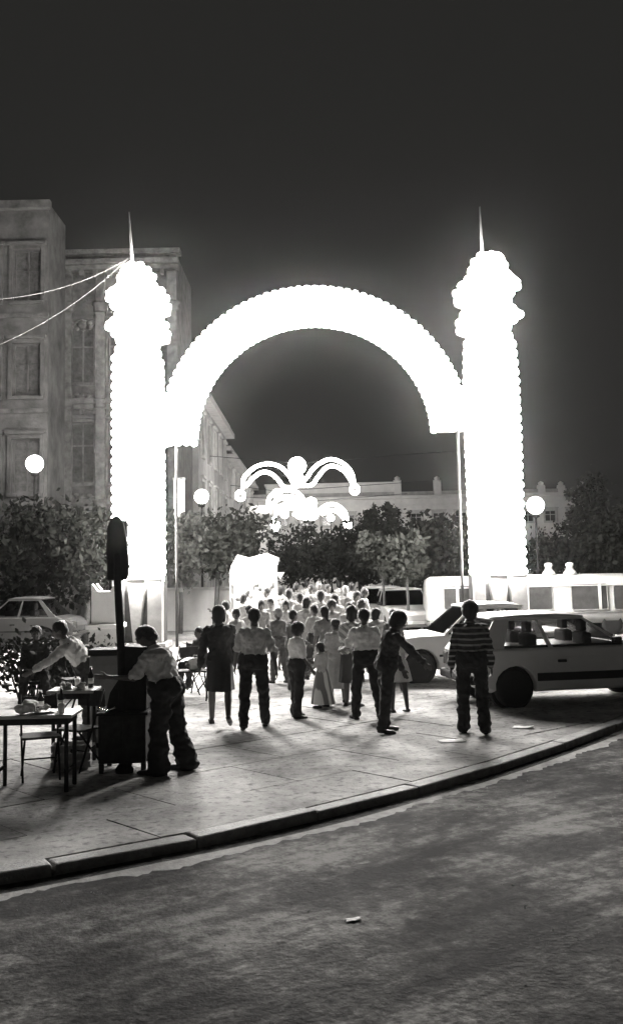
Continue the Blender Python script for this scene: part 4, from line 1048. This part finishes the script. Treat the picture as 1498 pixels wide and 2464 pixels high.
    for sg in (-1, 1):
        mb.ell(H_(sg * .076, -.008, -.012), .010 * s, .02 * s, .03 * s, HM, 8, 6)         # ears
        mb.ell(H_(sg * .03, .082, .022), .022 * s, .010 * s, .008 * s, HM, 8, 5)           # brows
    mb.ell(H_(0, .085, -.06), .022 * s, .010 * s, .010 * s, HM, 8, 5)                    # lips
    body = bake(mb, voxel * min(1, s + .1) * .8, skin_m(skin), 'body', t, 2)
    if eyes:
        for sg in (-1, 1): MB().ell(H_(sg * .03, .080, .006), .012 * s, .006 * s, .007 * s, HM, 8, 5).build('eye', M_BLACK, t)
    # --- hair
    hb = MB()
    if hair != 'bald':
        g = {'short': .010, 'afro': .034, 'bob': .02, 'bun': .014, 'scarf': .016, 'cap': .014, 'long': .018}[hair]
        hb.ell(H_(0, -.026, .032), (.076 + g) * s, (.088 + g) * s, (.088 + g) * s, HM)
        hb.ell(H_(0, -.05, -.02), (.066 + g * .8) * s, (.058 + g) * s, (.066 + g) * s, HM)
        if hair in ('bob', 'long', 'scarf'):
            for sg in (-1, 1): hb.capsule(H_(sg * .068, -.02, .02), .03 * s, H_(sg * .062, -.03, -.085), .03 * s)
            hb.capsule(H_(0, -.07, 0), .06 * s, H_(0, -.07, -.10), .055 * s)
        if hair == 'long': hb.capsule(H_(0, -.08, -.05), .065 * s, H_(0, -.085, -.22), .045 * s, flat=.6)
        if hair == 'bun': hb.ell(H_(0, -.12, .05), .045 * s, .04 * s, .042 * s)
        if hair == 'cap': hb.capsule(H_(0, .06, .06), .05 * s, H_(0, .12, .05), .04 * s, flat=.25)
        bake(hb, .011 * s, {'scarf': cloth_m(.3), 'cap': cloth_m(.4)}.get(hair, M_HAIR), 'hair' if hair not in ('scarf', 'cap') else ('headscarf' if hair == 'scarf' else 'cap'), t, 2, .014 * s, .02)
    # --- top
    tm = top_mat or cloth_m(top[1])
    mb = MB(); tor(mb, .017, -.07 if bottom[0] == 'skirt' else .10)
    for i in (0, 1):
        s0, e1, wr = J['arm%d' % i]
        mb.capsule(T(s0), .062 * s, T(s0.lerp(e1, .85 if sleeves == 'short' else 1)), (.062 if sleeves == 'short' else .054) * s)
        if sleeves == 'long': mb.capsule(T(e1), .054 * s, T(e1.lerp(wr, .92)), .042 * s)
    mb.capsule(T(nb - up * .04), .075 * s, T(nb + up * .01), .065 * s)
    bake(mb, voxel * .95, tm, {'shirt': 'shirt', 'dress': 'bodice', 'jacket': 'jacket'}[top[0]], t, 2, .05 * s, .06)
    # --- bottom
    bm_ = bottom_mat or cloth_m(bottom[1])
    if bottom[0] in ('trousers', 'shorts'):
        mb = MB(); tor(mb, .034, -.07, .14)
        mb.capsule(T(V((-.04, 0, -.04))), .10 * s, T(V((.04, 0, -.04))), .10 * s)
        for i in (0, 1):
            h0, k1, an = J['leg%d' % i]; mb.capsule(T(h0), .104 * s, T(k1), .078 * s)
            if bottom[0] == 'trousers': mb.capsule(T(k1), .076 * s, T(an + V((0, -.01, .01))), (.062 + flare) * s)
        bake(mb, voxel * .95, bm_, bottom[0], t, 2, .05 * s, .07)
    else:
        hm = hem if hem is not None else .42          # hem height in metres at 1.7 m
        ka = (J['leg0'][1] + J['leg1'][1]) / 2; aa = (J['leg0'][2] + J['leg1'][2]) / 2
        spread = abs(J['leg0'][2].y - J['leg1'][2].y) * .5
        rs_ = []; nn = 44; wz = .10
        for q in range(13):
            f = q / 12; z = wz + (hm - base - wz) * f
            ctr_ = up * z if z > 0 else (V((0, 0, 0)).lerp(ka, min(1, -z / .45)) if z > ka.z else ka.lerp(aa, min(1, (ka.z - z) / .41)))
            ctr_ = V((ctr_.x, ctr_.y, z)); ease = f ** .8
            a_ = .165 + (.045 + flare) * ease + (0 if q else -.01); b_ = .120 + (.055 + flare + spread * .5) * ease
            rs_.append([T(ctr_ + V((math.cos(u) * a_, math.sin(u) * b_, 0)) * (1 + .055 * ease * math.sin(u * 9 + f * 1.3) + .03 * ease * math.sin(u * 4 + 1))) for u in [2 * math.pi * k_ / nn for k_ in range(nn)]])
        MB().rings(rs_, False).build('skirt', bm_, t)
    if shoes:
        for i, sg in enumerate((-1, 1)):
            an = J['leg%d' % i][2]; f, o_, kn = legs[i]; pit = max(0, kn - f) if seat is None else 0
            PM = Matrix.Rotation(-R(min(pit, 50) * .7), 3, 'X')
            mb = MB(); mb.capsule(T(an + PM @ V((0, -.035, -.038))), .040 * s, T(an + PM @ V((sg * .018, .10, -.045))), .042 * s, flat=.85); mb.capsule(T(an + PM @ V((sg * .015, .06, -.045))), .042 * s, T(an + PM @ V((sg * .022, .165, -.052))), .028 * s)
            mb.box(T(an + V((-.038, -.07, -.075))), T(an + V((.038, .0, -.05)))) if pit < 8 else None
            bake(mb, .011, M_SHOE, 'shoe', t, 2)
    t.scale = (girth, girth, 1)
    return t
def H_at(x, ytop, p): return onplane(x, ytop, p.y).z
def at(x, yf): return onground(x, yf)

# couple walking away
p = at(530, 1744); person('woman in a dark knee-length dress walking away beside a pale-shirted man', p, H_at(530, 1459, p), 4, 2, (0, -6), ((-12, 14, 12), (12, 12, 24)), ((14, 2, 4), (-12, 2, 30)), ('dress', .03), ('skirt', .03), 'bob', .10, female=True, sleeves='long', hem=.50, flare=-.02)
p = at(612, 1752); person('man in a pale grey shirt walking away beside the woman in the dark dress', p, H_at(612, 1464, p), 0, 2, (4, 8), ((10, 16, 16), (-12, 18, 14)), ((-12, 3, 6), (16, 4, 8)), ('shirt', .55), ('trousers', .025), 'short', .10, sleeves='short', side=2)
# boy in white shirt and others in front of the crowd
p = at(716, 1727); person('boy in a white shirt and dark trousers standing sideways before the crowd', p, H_at(716, 1502, p), -62, 3, (12, 0), ((10, 6, 60), (4, 6, 30)), ((3, 2, 3), (-3, 2, 3)), ('shirt', .85), ('trousers', .025), 'afro', .09, sleeves='short', flare=.02, side=-3)
p = at(776, 1702); person('girl in a long pale striped dress facing the white-shirted boy', p, H_at(776, 1548, p), 60, 3, (10, 0), ((10, 10, 40), (10, 10, 40)), ((3, 2, 3), (-3, 2, 3)), ('dress', .40), ('skirt', .5), 'bob', .12, female=True, hem=.10, flare=.10, bottom_mat=striped('striped_skirt', .16, .62, 17, 'X'))
p = at(812, 1690); person('woman in a grey dress with her back turned, behind the girl in the striped dress', p, H_at(812, 1492, p), 10, 4, (8, 20), ((6, 8, 30), (6, 8, 30)), ((3, 2, 3), (-3, 2, 3)), ('dress', .34), ('skirt', .30), 'bun', .12, female=True, hem=.30)
p = at(848, 1700); person('woman in a light patterned blouse and dark skirt behind the striped dress', p, H_at(848, 1462, p), -30, 4, (6, 20), ((12, 8, 50), (6, 8, 20)), ((3, 2, 3), (-3, 2, 3)), ('shirt', .5), ('skirt', .06), 'bob', .12, female=True, hem=.42, top_mat=striped('speckled_blouse', .25, .6, 30, 'DIAGONAL'))
p = at(883, 1731); person('man with a bright white shirt and dark trousers standing near the bending girl', p, H_at(883, 1467, p), 16, 3, (6, -10), ((26, 12, 50), (-6, 14, 20)), ((9, 5, 6), (-9, 5, 6)), ('shirt', .86), ('trousers', .025), 'short', .10)
p = at(932, 1762); person('girl in dark clothes with thick hair bending forward, one arm stretched down', p, H_at(932, 1490, p) * 1.06, -80, 14, (30, -8), ((14, 6, 10), (44, 4, 2, .2)), ((2, 3, 3), (-5, 3, 4)), ('shirt', .05), ('trousers', .04), 'afro', .09, female=True, sleeves='long')
p = at(960, 1714); person('child in a pale dress and dark stockings half hidden behind the bending girl', p, H_at(960, 1508, p), 30, 5, (18, 0), ((10, 8, 30), (10, 8, 30)), ((4, 3, 4), (-4, 3, 4)), ('dress', .6), ('skirt', .55), 'bob', .05, female=True, hem=.62, flare=.05)
# person with the striped shirt
p = at(1140, 1764); person('person in a dark striped shirt and wide dark trousers standing by the grey hatchback', p, H_at(1140, 1453, p), -4, 1, (2, 0), ((4, 12, 10), (-4, 11, 24)), ((5, 3, 3), (-6, 2, 12)), ('shirt', .04), ('trousers', .025), 'afro', .10, sleeves='long', flare=.015, top_mat=striped('striped_shirt', .025, .30, 27, 'Z', .74))
# man bending over the cart
p = at(404, 1858); hgt = 1.58
person('man in a white shirt and dark flared trousers bending over the snack cart', p, hgt, 74, 15, (34, 4), ((26, 6, 66, .2), (16, 12, 74, .2)), ((4, 4, 3), (-5, 4, 6)), ('shirt', .62), ('trousers', .02), 'short', .10, sleeves='short', flare=.045, eyes=True, girth=1.3)
# vendor in white behind the tables
p = at(215, 1775); person('vendor in a white shirt stooping over the narrower snack table', p, 1.62, 105, 38, (24, 0), ((50, 8, 10), (44, 8, 14)), ((4, 4, 3), (-5, 4, 6)), ('shirt', .80), ('trousers', .04), 'short', .12, sleeves='long', eyes=True)
# child seated at the small table
p = at(486, 1668); person('child in dark clothes seated on a folding chair by the small table', p + Vector((0, .02, 0)), 1.32, 130, 6, (6, 0), ((20, 8, 50), (20, 8, 50)), ((86, 6, 84), (86, 6, 84)), ('shirt', .10), ('trousers', .05), 'short', .14, seat=.46, voxel=.016, eyes=True)
# dark figure at the left edge
p = at(88, 1700); person('person in dark clothes seated beyond the wider snack table', p, 1.62, 190, 8, (10, 0), ((20, 8, 60), (20, 8, 60)), ((86, 8, 84), (86, 8, 84)), ('shirt', .05), ('trousers', .03), 'short', .10, seat=.46, sleeves='long', eyes=True)
stool('dark stool under the person seated beyond the wider snack table', 88, 1640, onground(88, 1700).y, .16, M_WOOD)

p = at(140, 1672); person('person in a grey top seated with back to the grey rounded car', p, 1.6, 215, 10, (14, 0), ((30, 8, 60), (20, 8, 50)), ((86, 8, 84), (80, 8, 80)), ('shirt', .16), ('trousers', .04), 'afro', .12, seat=.46, voxel=.016, eyes=True)
stool('dark stool under the seated person in the grey top', 140, 1612, onground(140, 1672).y, .16, M_WOOD)
chair('empty dark folding chair between the snack tables and the kerb', 96, 1872, 200)
chair('empty dark folding chair drawn up to the wider snack table', 190, 1850, 150)
chair('empty dark folding chair behind the narrower snack table', 178, 1700, -60)
def shrub(label, x, y, w_, h_, Y, seed):
    rnd = random.Random(seed); c = onplane(x, y, Y); t = thing('leafy_shrub', label, 'shrub', (c.x, Y, 0), 0, 'dark shrubs behind the snack tables')
    sb = MB(); mb = MB()
    for i in range(9):
        q = Vector((rnd.uniform(-1, 1) * w_ * .5, rnd.uniform(-.3, .3), h_ * rnd.uniform(.5, .95))); sb.tube([(q.x * .3, 0, 0), q * .6, q], [.02, .014, .006], 6)
        for k_ in range(170):
            p_ = q + Vector((rnd.gauss(0, .16), rnd.gauss(0, .14), rnd.gauss(-.12, .2)))
            if p_.z < .05: continue
            u = Vector((rnd.gauss(0, 1), rnd.gauss(0, 1), rnd.gauss(0, 1))).normalized(); v_ = u.orthogonal().normalized(); L = .09 * rnd.choice((.6, 1, 1.5))
            mb.add([p_, p_ + u * L * .5 + v_ * L * .28, p_ + u * L, p_ + u * L * .5 - v_ * L * .28], [(0, 1, 2, 3)])
    sb.build('stem', M_BARK, t); mb.build('foliage', M_LEAF, t)
shrub('low dark shrub in front of the grey rounded car', 78, 1600, 1.3, 1.05, 17.5, 1)
shrub('low dark shrub between the grey rounded car and the stone pedestal', 195, 1590, 1.1, .9, 18.5, 2)

# crowd behind
KINDS = [dict(top=('shirt', .5), bottom=('trousers', .05), hair='short', arms=((20, 14, 70), (-10, 12, 20)), legs=((14, 3, 4), (-12, 3, 18)), side=3, head=(10, 20)),
         dict(top=('dress', .5), bottom=('skirt', .45), hair='bob', head=(12, -25), side=-3, female=True, hem=.36, arms=((4, 9, 20), (8, 9, 50)), legs=((8, 3, 4), (-6, 3, 8)), flare=.03),
         dict(top=('shirt', .22), bottom=('trousers', .15), hair='cap', side=4, head=(4, 30), sleeves='long', arms=((-6, 8, 12), (8, 8, 14)), legs=((6, 3, 4), (-6, 3, 8))),
         dict(top=('shirt', .55), bottom=('skirt', .12), hair='bun', head=(0, -30), female=True, hem=.45, arms=((6, 8, 40), (4, 8, 16)), legs=((4, 3, 4), (-4, 3, 6))),
         dict(top=('dress', .25), bottom=('skirt', .28), hair='long', side=-4, head=(14, 20), female=True, hem=.30, arms=((4, 9, 20), (8, 9, 20)), legs=((5, 3, 4), (-5, 3, 6)), flare=.02),
         dict(top=('shirt', .36), bottom=('trousers', .2), hair='afro', side=3, arms=((10, 20, 110, 1), (70, 20, 60)), legs=((8, 3, 4), (-8, 3, 14))),
         dict(top=('jacket', .12), bottom=('trousers', .08), hair='short', sleeves='long', arms=((4, 8, 16), (4, 8, 60)), legs=((4, 3, 4), (-6, 3, 8)))]
KN = ['in white shirt, dark trousers', 'in pale dress', 'in grey long-sleeved top', 'in white blouse, dark skirt', 'with long hair, grey dress', 'in pale shirt, light trousers', 'in dark jacket']
# foot x, head-top y, depth, kind, facing, where
CR = [(570, 1490, 20.5, 0, 20, 'just beyond the woman in the dark dress'), (585, 1432, 27, 1, -40, 'at the lit stall counter'), (640, 1418, 27.5, 3, 170, 'at the stall front, facing the road'), (655, 1440, 24.0, 0, 150, 'left of the boy in white, deep in the crowd'),
      (668, 1470, 20.0, 2, 15, 'between the couple and the boy in white'), (692, 1420, 26, 5, 0, 'beyond the boy in white, near the stall'), (702, 1470, 18.8, 6, -30, 'directly behind the boy in white'), (722, 1428, 24.5, 0, 40, 'walking off in the middle of the crowd'),
      (738, 1440, 21.8, 1, 10, 'behind the girl in the striped dress'), (748, 1408, 27.5, 3, 200, 'at the back of the crowd under the far garland'), (768, 1424, 24, 5, -20, 'between two pale dresses in the crowd'), (786, 1462, 19.6, 4, -10, 'over the shoulder of the girl in the striped dress'),
      (790, 1406, 28.0, 0, 185, 'at the very back of the crowd by the trees'), (808, 1432, 23.2, 1, 30, 'to the rear of the woman in the grey dress'), (826, 1412, 27.0, 2, 10, 'at the back of the crowd, toward the parked cars'), (836, 1450, 20.6, 0, -30, 'behind the patterned blouse'),
      (852, 1424, 25.0, 4, 160, 'near the nose of the grey parked car'), (866, 1446, 22.0, 5, 25, 'between the patterned blouse and the parked car'), (905, 1472, 18.9, 1, -15, 'behind the man with bright shoulders'), (945, 1478, 18.4, 6, 20, 'behind the bending girl, before the white saloon'),
      (676, 1412, 28.4, 1, 0, 'at the stall side, farthest back'), (712, 1404, 29.5, 6, 0, 'under the arch, farthest back'), (770, 1402, 30.5, 2, 180, 'under the arch, walking toward the crowd'), (846, 1404, 29.6, 3, 0, 'under the arch, nearest the tree row'), (625, 1446, 23.4, 4, 175, 'between the couple and the stall'), (545, 1452, 24.5, 5, 60, 'beside the stall pole'),
      (600, 1462, 21.6, 3, -20, 'right behind the pale-shirted man of the couple'), (684, 1446, 22.6, 1, 190, 'facing the road beside the boy in white'), (756, 1456, 20.4, 0, 25, 'over the striped dress, back turned'), (800, 1446, 21.4, 5, 170, 'facing the road among the pale dresses'), (872, 1418, 26.4, 1, -60, 'beside the grey parked car'), (734, 1398, 34, 0, 0, 'far beyond the arch, left of the tree row'), (818, 1398, 35, 1, 0, 'far beyond the arch, before the tree row')]
protos = {}
for i, (x, yt, Y, kd_, fc, wh) in enumerate(CR):
    q = onplane(x, yt, Y); hgt = max(1.38, min(1.84, q.z))
    fem = 'woman ' if KINDS[kd_].get('female') else 'person '
    lb = fem + KN[kd_] + ' ' + wh
    if kd_ not in protos:
        o = person(lb, (q.x, Y, 0), 1.7, fc, voxel=.018, skin=.16, group='festival crowd', **KINDS[kd_]); protos[kd_] = (o, list(o.children))
        KIDS[o.name] = list(o.children)
    else:
        src, ch = protos[kd_]; o = src.copy(); col.objects.link(o); o['label'] = lb
        for c in ch:
            d = c.copy(); col.objects.link(d); d.parent = o
    fc += random.uniform(-35, 35); o.location = (q.x, Y, 0); o.rotation_euler = (0, 0, R(fc)); k_ = hgt / 1.7; o.scale = (k_ * random.uniform(.94, 1.08), k_, k_)
